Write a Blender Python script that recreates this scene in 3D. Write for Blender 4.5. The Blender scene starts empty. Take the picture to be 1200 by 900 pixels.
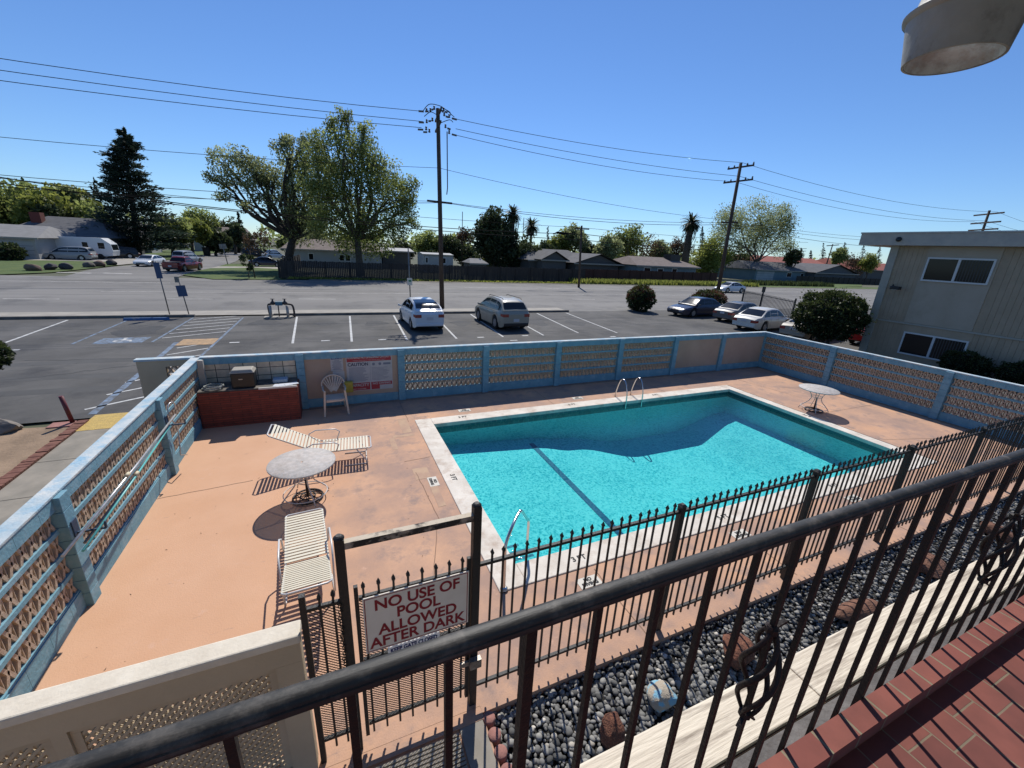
import bpy, math, random
from mathutils import Vector, Matrix, Euler
R = random.Random(7)
rad = math.radians
scn = bpy.context.scene
COL = scn.collection

# ------------------------------------------------------------------ camera geometry
F, YAW, PITCH, ROLL, EYE = 482.37, .4212, .3163, .0519, 4.356
_cy, _sy, _cp, _sp = math.cos(YAW), math.sin(YAW), math.cos(PITCH), math.sin(PITCH)
FWD = Vector((_sy*_cp, _cy*_cp, -_sp)); _r0 = Vector((_cy, -_sy, 0)); _u0 = _r0.cross(FWD)
RGT = _r0*math.cos(ROLL) + _u0*math.sin(ROLL); UPV = -_r0*math.sin(ROLL) + _u0*math.cos(ROLL)
CAM = Vector((0, 0, EYE))
def ray(x, y): return FWD + RGT*((x-600)/F) - UPV*((y-450)/F)
def G(x, y, z=0.0):
    d = ray(x, y); t = (z-EYE)/d.z; return CAM + d*t
def A(x, y, Y):
    d = ray(x, y); return CAM + d*(Y/d.y)
def AX(x, y, X):
    d = ray(x, y); return CAM + d*(X/d.x)
def dep(p): return (Vector(p)-CAM).dot(FWD)

# ------------------------------------------------------------------ materials
MATS = {}
def mat(name, col, rough=.7, col2=None, scale=4., det=4., bump=0., bscale=None, metal=0., coat=0., spec=.5, thr=(.35, .65), stretch=None,
        dirt=None, dscale=1.3, trans=0.):
    if name in MATS: return MATS[name]
    m = bpy.data.materials.new(name); m.use_nodes = True; nt = m.node_tree; N = nt.nodes; L = nt.links
    b = N['Principled BSDF']; b.inputs['Roughness'].default_value = rough; b.inputs['Metallic'].default_value = metal
    b.inputs['Coat Weight'].default_value = coat; b.inputs['Coat Roughness'].default_value = .05
    b.inputs['Specular IOR Level'].default_value = spec
    b.inputs['Base Color'].default_value = (*col, 1)
    geo = N.new('ShaderNodeTexCoord'); src = geo.outputs['Object']
    if stretch:
        mp = N.new('ShaderNodeMapping'); mp.inputs['Scale'].default_value = stretch; L.new(src, mp.inputs[0]); src = mp.outputs[0]
    out = None
    if col2 is not None:
        n = N.new('ShaderNodeTexNoise'); n.inputs['Scale'].default_value = scale; n.inputs['Detail'].default_value = det; n.inputs['Roughness'].default_value = .6
        L.new(src, n.inputs['Vector'])
        r = N.new('ShaderNodeValToRGB'); r.color_ramp.elements[0].position = thr[0]; r.color_ramp.elements[1].position = thr[1]
        r.color_ramp.elements[0].color = (*col, 1); r.color_ramp.elements[1].color = (*col2, 1)
        L.new(n.outputs['Fac'], r.inputs[0]); out = r.outputs[0]
    if dirt is not None:
        n = N.new('ShaderNodeTexNoise'); n.inputs['Scale'].default_value = dscale; n.inputs['Detail'].default_value = 8; n.inputs['Roughness'].default_value = .7
        L.new(geo.outputs['Object'], n.inputs['Vector'])
        r = N.new('ShaderNodeValToRGB'); r.color_ramp.elements[0].position = .5; r.color_ramp.elements[1].position = .72
        r.color_ramp.elements[0].color = (0, 0, 0, 1); r.color_ramp.elements[1].color = (1, 1, 1, 1); L.new(n.outputs['Fac'], r.inputs[0])
        mx = N.new('ShaderNodeMix'); mx.data_type = 'RGBA'; L.new(r.outputs[0], mx.inputs['Factor'])
        if out: L.new(out, mx.inputs['A'])
        else: mx.inputs['A'].default_value = (*col, 1)
        mx.inputs['B'].default_value = (*dirt, 1); out = mx.outputs['Result']
    if out: L.new(out, b.inputs['Base Color'])
    if bump:
        n = N.new('ShaderNodeTexNoise'); n.inputs['Scale'].default_value = bscale or scale*4; n.inputs['Detail'].default_value = 6
        L.new(src, n.inputs['Vector']); bp = N.new('ShaderNodeBump'); bp.inputs['Strength'].default_value = bump; bp.inputs['Distance'].default_value = .02
        L.new(n.outputs['Fac'], bp.inputs['Height']); L.new(bp.outputs[0], b.inputs['Normal'])
    MATS[name] = m; return m

def brickmat(name, c1, c2, mortar, w, h, msize=.01, plane='XY', rough=.85, offset=.5, bump=.4, rotz=0., noise=True):
    if name in MATS: return MATS[name]
    m = bpy.data.materials.new(name); m.use_nodes = True; nt = m.node_tree; N = nt.nodes; L = nt.links
    b = N['Principled BSDF']; b.inputs['Roughness'].default_value = rough
    tc = N.new('ShaderNodeTexCoord'); sep = N.new('ShaderNodeSeparateXYZ'); L.new(tc.outputs['Object'], sep.inputs[0])
    cmb = N.new('ShaderNodeCombineXYZ'); L.new(sep.outputs[plane[0]], cmb.inputs[0]); L.new(sep.outputs[plane[1]], cmb.inputs[1])
    mp = N.new('ShaderNodeMapping'); mp.inputs['Rotation'].default_value = (0, 0, rotz); L.new(cmb.outputs[0], mp.inputs[0])
    br = N.new('ShaderNodeTexBrick'); br.offset = offset
    br.inputs['Color1'].default_value = (*c1, 1); br.inputs['Color2'].default_value = (*c2, 1); br.inputs['Mortar'].default_value = (*mortar, 1)
    br.inputs['Scale'].default_value = 1; br.inputs['Mortar Size'].default_value = msize; br.inputs['Brick Width'].default_value = w; br.inputs['Row Height'].default_value = h
    br.inputs['Mortar Smooth'].default_value = .2
    if noise:   # wobble the joints a little
        nz = N.new('ShaderNodeTexNoise'); nz.inputs['Scale'].default_value = 6; L.new(mp.outputs[0], nz.inputs['Vector'])
        vm = N.new('ShaderNodeVectorMath'); vm.operation = 'MULTIPLY_ADD'; vm.inputs[1].default_value = (msize*1.2,)*3
        L.new(nz.outputs['Color'], vm.inputs[0]); L.new(mp.outputs[0], vm.inputs[2]); L.new(vm.outputs[0], br.inputs['Vector'])
    else: L.new(mp.outputs[0], br.inputs['Vector'])
    n2 = N.new('ShaderNodeTexNoise'); n2.inputs['Scale'].default_value = 9; n2.inputs['Detail'].default_value = 6; L.new(tc.outputs['Object'], n2.inputs['Vector'])
    mx = N.new('ShaderNodeMix'); mx.data_type = 'RGBA'; mx.blend_type = 'MULTIPLY'; mx.inputs['Factor'].default_value = .45
    L.new(br.outputs['Color'], mx.inputs['A']); rr = N.new('ShaderNodeValToRGB'); rr.color_ramp.elements[0].position = .3; rr.color_ramp.elements[1].position = .6
    rr.color_ramp.elements[0].color = (.5, .5, .5, 1); L.new(n2.outputs['Fac'], rr.inputs[0]); L.new(rr.outputs[0], mx.inputs['B'])
    L.new(mx.outputs['Result'], b.inputs['Base Color'])
    bp = N.new('ShaderNodeBump'); bp.inputs['Strength'].default_value = bump; bp.inputs['Distance'].default_value = .01; bp.invert = True
    L.new(br.outputs['Fac'], bp.inputs['Height']); L.new(bp.outputs[0], b.inputs['Normal'])
    MATS[name] = m; return m

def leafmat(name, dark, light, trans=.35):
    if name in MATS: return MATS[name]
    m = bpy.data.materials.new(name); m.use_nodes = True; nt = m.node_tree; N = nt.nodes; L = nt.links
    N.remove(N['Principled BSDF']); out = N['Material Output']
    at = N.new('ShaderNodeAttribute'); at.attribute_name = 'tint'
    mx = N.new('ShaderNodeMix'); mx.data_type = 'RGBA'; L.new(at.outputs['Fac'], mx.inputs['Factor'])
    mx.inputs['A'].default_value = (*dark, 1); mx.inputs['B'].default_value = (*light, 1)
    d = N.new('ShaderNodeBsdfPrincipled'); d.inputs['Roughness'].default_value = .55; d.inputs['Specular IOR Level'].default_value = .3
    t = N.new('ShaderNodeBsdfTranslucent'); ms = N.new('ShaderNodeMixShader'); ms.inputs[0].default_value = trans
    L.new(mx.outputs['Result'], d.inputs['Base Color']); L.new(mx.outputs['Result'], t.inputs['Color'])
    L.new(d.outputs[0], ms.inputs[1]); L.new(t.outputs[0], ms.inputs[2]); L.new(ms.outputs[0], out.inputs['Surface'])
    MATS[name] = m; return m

def glassmat(name, tint=(.02, .025, .03), rough=.03):
    if name in MATS: return MATS[name]
    m = mat(name, tint, rough, spec=.9, coat=.6); return m

# ------------------------------------------------------------------ mesh builder
class MB:
    def __init__(s): s.v = []; s.f = []; s.t = []; s.sm = []
    def add(s, vs, fs, smooth=False, tint=None):
        o = len(s.v); s.v += [tuple(v) for v in vs]; s.f += [tuple(i+o for i in f) for f in fs]
        s.sm += [smooth]*len(fs); s.t += [0. if tint is None else tint]*len(fs)
        return s
    def box(s, a, b, M=None):
        (x0, y0, z0), (x1, y1, z1) = a, b
        v = [(x0,y0,z0),(x1,y0,z0),(x1,y1,z0),(x0,y1,z0),(x0,y0,z1),(x1,y0,z1),(x1,y1,z1),(x0,y1,z1)]
        if M is not None: v = [M @ Vector(p) for p in v]
        return s.add(v, [(0,3,2,1),(4,5,6,7),(0,1,5,4),(1,2,6,5),(2,3,7,6),(3,0,4,7)])
    def cbox(s, c, d, M=None):
        return s.box((c[0]-d[0]/2, c[1]-d[1]/2, c[2]-d[2]/2), (c[0]+d[0]/2, c[1]+d[1]/2, c[2]+d[2]/2), M)
    def bar(s, p, q, w, h=None, up=(0, 0, 1)):
        p = Vector(p); q = Vector(q); h = h or w; d = (q-p).normalized(); u = Vector(up)
        if abs(d.dot(u)) > .98: u = Vector((0, 1, 0))
        r = d.cross(u).normalized()*w/2; u = r.cross(d).normalized()*h/2
        v = [p-r-u, p+r-u, p+r+u, p-r+u, q-r-u, q+r-u, q+r+u, q-r+u]
        return s.add(v, [(0,3,2,1),(4,5,6,7),(0,1,5,4),(1,2,6,5),(2,3,7,6),(3,0,4,7)])
    def tube(s, pts, r, n=8, cap=True, smooth=True):
        pts = [Vector(p) for p in pts]; k = len(pts); rs = r if isinstance(r, (list, tuple)) else [r]*k
        vs = []; prev = None
        for i, p in enumerate(pts):
            d = (pts[min(i+1, k-1)]-pts[max(i-1, 0)]).normalized()
            if prev is None:
                u = Vector((0, 0, 1)) if abs(d.z) < .9 else Vector((1, 0, 0)); a = d.cross(u).normalized()
            else: a = (prev - d*prev.dot(d)).normalized()
            prev = a; b = d.cross(a)
            for j in range(n):
                t = 2*math.pi*j/n; vs.append(p+(a*math.cos(t)+b*math.sin(t))*rs[i])
        fs = [(i*n+j, i*n+(j+1) % n, (i+1)*n+(j+1) % n, (i+1)*n+j) for i in range(k-1) for j in range(n)]
        s.add(vs, fs, smooth)
        if cap:
            o = len(s.v)-len(vs); s.f += [tuple(o+j for j in range(n))[::-1], tuple(o+(k-1)*n+j for j in range(n))]; s.sm += [False]*2; s.t += [0., 0.]
        return s
    def lathe(s, prof, c=(0, 0, 0), n=24, M=None, smooth=True, cap=True):
        vs = []; k = len(prof)
        for (r, z) in prof:
            for j in range(n):
                t = 2*math.pi*j/n; p = Vector((r*math.cos(t), r*math.sin(t), z))
                if M is not None: p = M @ p
                vs.append(p+Vector(c))
        fs = [(i*n+j, i*n+(j+1) % n, (i+1)*n+(j+1) % n, (i+1)*n+j) for i in range(k-1) for j in range(n)]
        s.add(vs, fs, smooth)
        if cap:
            o = len(s.v)-len(vs); s.f += [tuple(o+j for j in range(n))[::-1], tuple(o+(k-1)*n+j for j in range(n))]; s.sm += [False]*2; s.t += [0., 0.]
        return s
    def quad(s, a, b, c, d): return s.add([a, b, c, d], [(0, 1, 2, 3)])
    def poly(s, pts): return s.add(pts, [tuple(range(len(pts)))])
    def prism(s, pts, z0, z1):   # flat outline in x,y extruded in z
        n = len(pts); v = [(p[0], p[1], z0) for p in pts]+[(p[0], p[1], z1) for p in pts]
        return s.add(v, [tuple(range(n))[::-1], tuple(range(n, 2*n))]+[(i, (i+1) % n, n+(i+1) % n, n+i) for i in range(n)])
    def grid(s, fn, nu, nv, smooth=True, tint=None):
        v = [fn(i/nu, j/nv) for i in range(nu+1) for j in range(nv+1)]
        f = [(i*(nv+1)+j, (i+1)*(nv+1)+j, (i+1)*(nv+1)+j+1, i*(nv+1)+j+1) for i in range(nu) for j in range(nv)]
        return s.add(v, f, smooth, tint)
    def build(s, name, m, parent=None, world=True, bevel=0., sharp=None):
        me = bpy.data.meshes.new(name); vs = s.v
        if parent is not None and world:
            o = root_loc(parent); vs = [(v[0]-o[0], v[1]-o[1], v[2]-o[2]) for v in vs]
        me.from_pydata([tuple(v) for v in vs], [], s.f)
        me.polygons.foreach_set('use_smooth', s.sm)
        if any(s.t):
            at = me.attributes.new('tint', 'FLOAT', 'FACE'); at.data.foreach_set('value', s.t)
        me.update()
        if sharp: me.set_sharp_from_angle(angle=rad(sharp))
        if m: me.materials.append(m)
        ob = bpy.data.objects.new(name, me); COL.objects.link(ob)
        if parent is not None: ob.parent = parent
        if bevel:
            bm = ob.modifiers.new('bevel', 'BEVEL'); bm.width = bevel; bm.segments = 2; bm.limit_method = 'ANGLE'; bm.angle_limit = rad(40)
        return ob
def root_loc(o):
    p = Vector(o.location)
    while o.parent: o = o.parent; p += Vector(o.location)
    return p
def thing(name, label, cat, loc=(0, 0, 0), rz=0., group=None):
    o = bpy.data.objects.new(name, None); COL.objects.link(o); o.empty_display_size = .2
    o.location = loc; o.rotation_euler = (0, 0, rz); return tag(o, label, cat, group)
def tag(o, label, cat, group=None):
    o['label'] = label; o['category'] = cat
    if group: o['group'] = group
    return o
def struct(o): o['kind'] = 'structure'; return o
def dup(root, loc, rz, label, group=None):
    r = root.copy(); COL.objects.link(r); r.location = loc; r.rotation_euler = (0, 0, rz); r['label'] = label
    if group: r['group'] = group
    for ch in list(root.children):
        c = ch.copy(); COL.objects.link(c); c.parent = r
        for g in list(ch.children):
            d = g.copy(); COL.objects.link(d); d.parent = c
    return r
def text(name, body, size, m, parent, M, align='CENTER', off=.0, sx=1., space=1.):
    cu = bpy.data.curves.new(name, 'FONT'); cu.body = body; cu.size = size; cu.align_x = align; cu.align_y = 'CENTER'; cu.offset = off; cu.space_line = space
    cu.materials.append(m); o = bpy.data.objects.new(name, cu); COL.objects.link(o)
    if parent is not None:
        o.parent = parent; M = Matrix.Translation(-root_loc(parent)) @ M
    bpy.context.view_layer.update(); me = bpy.data.meshes.new_from_object(o.evaluated_get(bpy.context.evaluated_depsgraph_get()))
    bpy.data.objects.remove(o); me.materials.clear(); me.materials.append(m); o = bpy.data.objects.new(name, me); COL.objects.link(o)
    if parent is not None: o.parent = parent
    o.matrix_local = M @ Matrix.Diagonal((sx, 1, 1, 1)); return o
def MX(loc, rx=90, rz=0): return Matrix.Translation(loc) @ Euler((rad(rx), 0, rad(rz))).to_matrix().to_4x4()

# ------------------------------------------------------------------ setting: ground sheets
XL, XR, YF = -3.0, 16.95, 11.65
asph = mat('asphalt', (.060, .057, .053), .9, (.11, .105, .098), .35, 8, .35, 60, dirt=(.035, .035, .037), dscale=.5)
roadm = mat('road_asphalt', (.155, .147, .137), .9, (.205, .195, .18), .12, 9, .3, 40, stretch=(.25, 1.5, 1), dirt=(.09, .088, .086), dscale=.25)
conc = mat('pale_concrete', (.36, .33, .28), .9, (.27, .25, .215), 1.2, 8, .3, 30)
soil = mat('dry_soil', (.33, .23, .15), 1., (.20, .14, .09), 1.4, 10, .8, 20)
grassm = mat('lawn', (.045, .085, .016), 1., (.10, .13, .03), .7, 10, 1., 25)
earth = mat('open_ground', (.075, .085, .045), 1., (.13, .12, .08), .03, 8)
g = MB(); Z = -.06
for a, b, c, d in ((-600, 3000, 11.9, 3000), (-600, -5.8, -200, 11.9), (17.2, 3000, -200, 11.9), (-5.8, 17.2, -200, -1.5), ):
    g.quad((a, c, Z), (b, c, Z), (b, d, Z), (a, d, Z))
g.quad((-3000, -200, Z), (-600, -200, Z), (-600, 3000, Z), (-3000, 3000, Z))
struct(g.build('ground', earth))
def sheet(name, m, z, *pts): return struct(MB().poly([(p[0], p[1], z) for p in pts]).build(name, m))
sheet('parking_lot', asph, -.003, (-70, 12.35), (60, 12.35), (60, 27.45), (-70, 27.45))
sheet('parking_lot_beside_building', asph, -.006, (17.2, -12), (60, -12), (60, 12.35), (17.2, 12.35))
sheet('road', roadm, -.02, (-400, 29.2), (900, 29.2), (900, 51.9), (-400, 51.9))
sheet('far_sidewalk', conc, .02, (-2, 51.9), (900, 51.9), (900, 52.5), (-2, 52.5))
gl = [G(*p) for p in [(60, 328), (100, 317), (128, 313), (150, 311), (168, 309), (230, 300), (258, 296), (287, 294.5), (308, 293.5), (296, 296.5), (288, 301), (265, 311), (247, 315), (232, 318.5), (212, 323), (200, 330)]]
sheet('side_street', roadm, -.008, *gl)
# strip between lot and road
def kerb(x0, x1, nm='kerb'):
    k = MB(); k.box((x0, 27.3, -.05), (x1, 27.5, .13)); return struct(k.build(nm, mat('kerb_concrete', (.2, .185, .16), .95, (.11, .1, .09), 2, 8), bevel=.02))
kerb(-70, -6.85); kerb(-3.1, 16.7)
sheet('verge_pavement', conc, .06, (-70, 27.5), (-6.85, 27.5), (-6.85, 29.2), (-70, 29.2))
sheet('verge_pavement', conc, .062, (-6.85, 27.5), (-3.1, 27.5), (-3.1, 29.2), (-6.85, 29.2))
sheet('verge_pavement', conc, .06, (-3.1, 27.5), (16.7, 27.5), (16.7, 29.2), (-3.1, 29.2))
sheet('verge_pavement', mat('lot_edge_concrete', (.22, .21, .19), .95, (.15, .145, .14), 1, 8), .004, (16.7, 27.45), (60, 27.45), (60, 29.2), (16.7, 29.2))
# lawns and soils
def lawn(name, pts, m=grassm, z=.035): return struct(MB().poly([(p[0], p[1], z) for p in pts]).build(name, m))
lawn('left_lawn', [G(*p) for p in [(-300, 328), (0, 322), (60, 319.5), (100, 315.5), (138, 311), (125, 307), (60, 305.5), (-300, 304)]])
lawn('left_driveway', [G(*p) for p in [(-300, 304), (60, 305.5), (125, 307), (138, 311), (168, 308), (176, 304), (100, 300), (-300, 296)]], conc, .045)
lawn('corner_lawn', [G(*p) for p in [(214, 322.5), (232, 317.5), (247, 314.5), (300, 314), (335, 316), (335, 328), (250, 327.5)]])
lawn('corner_path', [G(*p) for p in [(247, 314.5), (256, 312.5), (335, 313), (335, 316), (300, 314)]], conc, .04)
lawn('corner_lawn', [G(*p) for p in [(256, 312.5), (266, 309.5), (335, 309.5), (335, 313)]])
lawn('street_lawn', [G(*p) for p in [(168, 308.5), (228, 300), (256, 296), (286, 294), (240, 290), (160, 296)]])
lawn('street_lawn', [G(*p) for p in [(290, 296.5), (320, 298), (320, 291), (300, 289), (270, 290)]])
lawn('fence_verge', [(-4.8, 52.4), (33, 52.4), (33, 56.5), (-4.8, 54)], mat('dry_verge', (.09, .10, .03), 1., (.22, .19, .10), 1.2, 8))
lawn('fence_verge', [(33, 52.4), (120, 52.4), (120, 57), (33, 56.5)])
lawn('right_lawn', [G(*p) for p in [(878, 334), (905, 337), (1010, 336), (1010, 331), (960, 329), (880, 327)]], z=.03)
# soil, brick edging and walk outside left wall
sheet('soil_bed', soil, .0, (-14, -4), (-5.62, -4), (-5.62, 11.9), (-7.5, 12.15), (-14, 13.0))
sheet('side_walk', mat('walk_concrete', (.30, .265, .215), .9, (.21, .19, .155), 2, 8, .3), .003, (-5.45, -4), (-3.1, -4), (-3.1, 11.5), (-5.45, 11.5))
sheet('tactile_pad', mat('yellow_pad', (.55, .38, .10), .8, (.42, .29, .09), 9, 5, .8, 40), .008, (-5.5, 11.5), (-3.1, 11.5), (-3.1, 12.5), (-5.5, 12.5))
jm = mat('joint', (.10, .09, .075), 1.)
o = MB()
for y in (10.0, 8.6, 7.2, 5.8, 4.4): o.quad((-5.45, y, .006), (-3.1, y, .006), (-3.1, y+.014, .006), (-5.45, y+.014, .006))
struct(o.build('walk_joints', jm))
o = MB(); y = 3.
while y < 12.1:
    o.box((-5.66+R.uniform(-.01, .01), y, -.05), (-5.47, y+.095, .035+R.uniform(-.01, .01))); y += .105
tag(o.build('brick_edging', mat('edging_brick', (.13, .05, .035), .95, (.22, .10, .07), 6)), 'row of dark red bricks edging the bare soil beside the concrete walk', 'edging')

# painted lines on the lot
wp = mat('white_paint', (.52, .52, .50), .8, (.22, .22, .22), 7, 10, thr=(.48, .72)); bp_ = mat('blue_paint', (.17, .24, .34), .8, (.09, .10, .11), 6, 10, thr=(.40, .62), dirt=(.07, .07, .07), dscale=4)
pl = MB(); pb = MB()
def stripe(mb, a, b, w=.1, z=.002):
    a = Vector((a[0], a[1], z)); b = Vector((b[0], b[1], z)); d = (b-a).normalized(); n = Vector((-d.y, d.x, 0))*w/2
    mb.quad(a-n, b-n, b+n, a+n)
for x0, x1, y0 in ((-11.85, -11.55, 21.6), (-1.87, -1.66, 19.8), (1.0, .74, 19.7), (3.6, 3.2, 19.6), (6.15, 5.6, 19.5), (8.7, 8.1, 19.5), (11.2, 10.46, 19.5), (13.75, 12.85, 19.8), (16.2, 15.27, 19.4)):
    stripe(pl, (x0, 26.9), (x1, y0))
stripe(pb, (-9.47, 26.6), (-9.38, 21.1)); stripe(pb, (-6.86, 27.1), (-6.87, 21)); stripe(pb, (-4.54, 26.9), (-4.6, 18.0)); stripe(pb, (-6.0, 20.8), (-5.6, 12.6), .17); stripe(pb, (-4.6, 18), (-4.4, 12.6), .12)
for i in range(6): stripe(pl, (-6.75, 21.8+i*.95), (-4.65, 22.9+i*.95), .09)
for i in range(7): stripe(pl, (-5.7-.03*(7-i)+.02, 13.0+i*1.12), (-4.62, 13.9+i*1.12), .09)
for x, y in ((-10.7, 20.4), (-3.9, 20.4), (-.35, 20.1), (2.1, 19.9), (6.9, 19.6), (14.3, 18.5), (9.4, 19.6)):
    stripe(pl, (x-.18, y), (x+.18, y), .16)
stripe(pl, (8.1, 18.6), (8.5, 18.6), .12)
struct(pl.build('white_bay_markings', wp)); struct(pb.build('blue_bay_markings', bp_))
o = MB()
for x0, x1, y in ((-60, 24, 14.6), (-60, 24, 16.4), (-40, 24, 17.9)):
    n = 60; pts = [(x0+(x1-x0)*i/n, y+.25*math.sin(i*.5+y)) for i in range(n+1)]
    for p, q in zip(pts, pts[1:]): stripe(o, p, q, .5, -.0018)
struct(o.build('tyre_wear', mat('tyre_wear_dark', (.050, .049, .047), .85, (.075, .073, .07), .8, 9)))
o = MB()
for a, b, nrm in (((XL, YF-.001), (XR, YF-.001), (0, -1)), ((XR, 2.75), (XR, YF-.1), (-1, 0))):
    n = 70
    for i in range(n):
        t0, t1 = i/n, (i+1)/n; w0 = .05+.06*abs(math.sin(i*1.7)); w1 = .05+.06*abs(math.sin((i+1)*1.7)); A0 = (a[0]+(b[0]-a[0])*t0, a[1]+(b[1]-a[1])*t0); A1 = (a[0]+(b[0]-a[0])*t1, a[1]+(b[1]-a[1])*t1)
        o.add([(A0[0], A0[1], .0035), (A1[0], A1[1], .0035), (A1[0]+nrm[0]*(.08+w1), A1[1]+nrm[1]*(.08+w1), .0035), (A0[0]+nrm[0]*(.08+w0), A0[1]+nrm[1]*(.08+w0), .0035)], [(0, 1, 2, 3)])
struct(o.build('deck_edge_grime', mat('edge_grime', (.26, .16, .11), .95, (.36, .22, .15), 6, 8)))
# blue accessible square
o = MB(); o.quad((-8.78, 21.0, .001), (-7.2, 21.0, .001), (-7.2, 22.1, .001), (-8.78, 22.1, .001)); struct(o.build('blue_accessible_square', bp_))
o = MB(); c = (-8.0, 21.45)
o.prism([(c[0]+.26*math.cos(t*.4), c[1]+.26*math.sin(t*.4)) for t in range(0, 14)]+[(c[0]+.18*math.cos(t*.4), c[1]+.18*math.sin(t*.4)) for t in range(13, -1, -1)], .003, .005)
stripe(o, (c[0]+.02, c[1]+.05), (c[0], c[1]+.45), .1, .006); stripe(o, (c[0], c[1]+.12), (c[0]+.28, c[1]+.1), .08, .007); stripe(o, (c[0]+.28, c[1]+.1), (c[0]+.36, c[1]-.2), .08, .008)
o.prism([(c[0]-.02+.08*math.cos(t*.8), c[1]+.53+.08*math.sin(t*.8)) for t in range(8)], .003, .006); struct(o.build('wheelchair_symbol_marking', wp))
o = MB(); o.quad((-5.9, 20.15, .006), (-4.62, 20.15, .006), (-4.62, 21.35, .006), (-5.9, 21.35, .006)); struct(o.build('tan_no_parking_patch', mat('tan_paint', (.50, .31, .15), .85, (.30, .21, .13), 5)))
# road markings
o = MB()
for k in range(24): stripe(o, (-42.2+8*k, 35.3), (-39.6+8*k, 35.2), .16, -.015)
for x0 in (-15.2,): stripe(o, (x0, 39.6), (x0+30, 39.2), .12, -.015)
stripe(o, (-60, 46.6), (-13, 46.6), .14, -.015); stripe(o, (14, 45.9), (140, 45.2), .14, -.015); stripe(o, (16, 39.3), (140, 39.1), .1, -.015)
stripe(o, (-21.0, 56.2), (-18.6, 55.8), .5, -.004); stripe(o, (-24.4, 55.9), (-21.8, 55.7), .5, -.004)
struct(o.build('road_markings', mat('worn_road_paint', (.58, .56, .52), .9, (.33, .32, .30), 2, 8)))
# dark sealed cracks / oil
o = MB()
for a, b in (((-9.6, 18.6), (-2, 18.1)), ((-14, 24.5), (-9, 24.2)), ((-3, 17.0), (16, 16.3)), ((2, 22.3), (9, 21.9)), ((10, 20.4), (24, 21.1)), ((-9, 16.2), (-6.2, 17.3)), ((-3, 14.8), (4, 15.2)), ((-4, 40.5), (30, 41.2)), ((-30, 37.9), (-8, 37.6)), ((9, 33.1), (60, 33.9)), ((-12, 43.5), (44, 43.2)), ((-50, 48), (10, 48.6))):
    n = 14; w = .035 if a[1] < 28 else .06; pts = [(a[0]+(b[0]-a[0])*i/n, a[1]+(b[1]-a[1])*i/n+R.uniform(-.12, .12)) for i in range(n+1)]
    for p, q in zip(pts, pts[1:]): stripe(o, p, q, w, .0005 if a[1] < 28 else -.016)
struct(o.build('sealed_cracks', mat('tar', (.025, .025, .026), .7)))
o = MB()
for x, y, r in ((2.2, 24.3, .6), (-.4, 24.5, .5), (4.7, 24, .7), (7, 23.6, .6), (11.9, 23.2, .7), (-3.3, 25.2, .7), (-8, 23.5, .8), (14.5, 22.8, .6)):
    o.poly([(x+r*(1+.3*math.sin(3*t+x))*math.cos(t), y+r*1.5*(1+.25*math.cos(2*t+y))*math.sin(t), -.001) for t in [i*.4 for i in range(16)]])
struct(o.build('oil_stains', mat('oil_stain', (.032, .032, .033), .85, (.05, .05, .052), 5, 8)))

# ------------------------------------------------------------------ pool deck
PX1, PX2, PY1, PY2, CW = 2.14, 12.78, 4.35, 9.61, .38
def deckmat():
    m = mat('deck_paint', (.56, .315, .185), .85, (.61, .36, .225), 1.1, 10, .18, 55, thr=(.3, .7))
    nt = m.node_tree; N = nt.nodes; L = nt.links; b = N['Principled BSDF']
    src = b.inputs['Base Color'].links[0].from_socket; tc = [n for n in N if n.type == 'TEX_COORD'][0]
    def layer(src, scale, lo, hi, col, mask=None, stretch=None):
        n = N.new('ShaderNodeTexNoise'); n.inputs['Scale'].default_value = scale; n.inputs['Detail'].default_value = 10; n.inputs['Roughness'].default_value = .68
        if stretch:
            mp = N.new('ShaderNodeMapping'); mp.inputs['Scale'].default_value = stretch; L.new(tc.outputs['Object'], mp.inputs[0]); L.new(mp.outputs[0], n.inputs[0])
        else: L.new(tc.outputs['Object'], n.inputs[0])
        r = N.new('ShaderNodeMapRange'); r.inputs[1].default_value = lo; r.inputs[2].default_value = hi; L.new(n.outputs['Fac'], r.inputs[0]); f = r.outputs[0]
        if mask is not None:
            mm = N.new('ShaderNodeMath'); mm.operation = 'MULTIPLY'; L.new(f, mm.inputs[0]); L.new(mask, mm.inputs[1]); f = mm.outputs[0]
        x = N.new('ShaderNodeMix'); x.data_type = 'RGBA'; L.new(f, x.inputs['Factor']); L.new(src, x.inputs['A']); x.inputs['B'].default_value = (*col, 1)
        return x.outputs['Result']
    # worn, greyer paint around the pool (x > ~ -0.2)
    sp = N.new('ShaderNodeSeparateXYZ'); L.new(tc.outputs['Object'], sp.inputs[0])
    mr = N.new('ShaderNodeMapRange'); mr.inputs[1].default_value = -1.1; mr.inputs[2].default_value = .5; L.new(sp.outputs['X'], mr.inputs[0])
    src = layer(src, .75, .36, .6, (.37, .235, .175), mr.outputs[0])
    src = layer(src, 2.2, .52, .66, (.30, .205, .165), mr.outputs[0])
    src = layer(src, 3.1, .62, .72, (.60, .37, .26))
    src = layer(src, 7, .64, .72, (.36, .23, .17), None, (.35, 1.6, 1))
    src = layer(src, 28, .70, .76, (.22, .14, .10))
    L.new(src, b.inputs['Base Color']); return m
dk = deckmat()
D = MB(); y0 = 2.72
for a, b, c, d in ((XL-.1, PX1-CW, y0, YF+.1), (PX1-CW, PX2+CW, PY1+CW+(PY1-PY1)+5.26, YF+.1), (PX1-CW, PX2+CW, y0, PY2-CW if False else 4.35-CW), (PX2+CW, XR+.1, y0, YF+.1)):
    D.quad((a, c, 0), (b, c, 0), (b, d, 0), (a, d, 0))
D.v = []; D.f = []; D.sm = []; D.t = []
yn, yf = PY1, PY2
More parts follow.
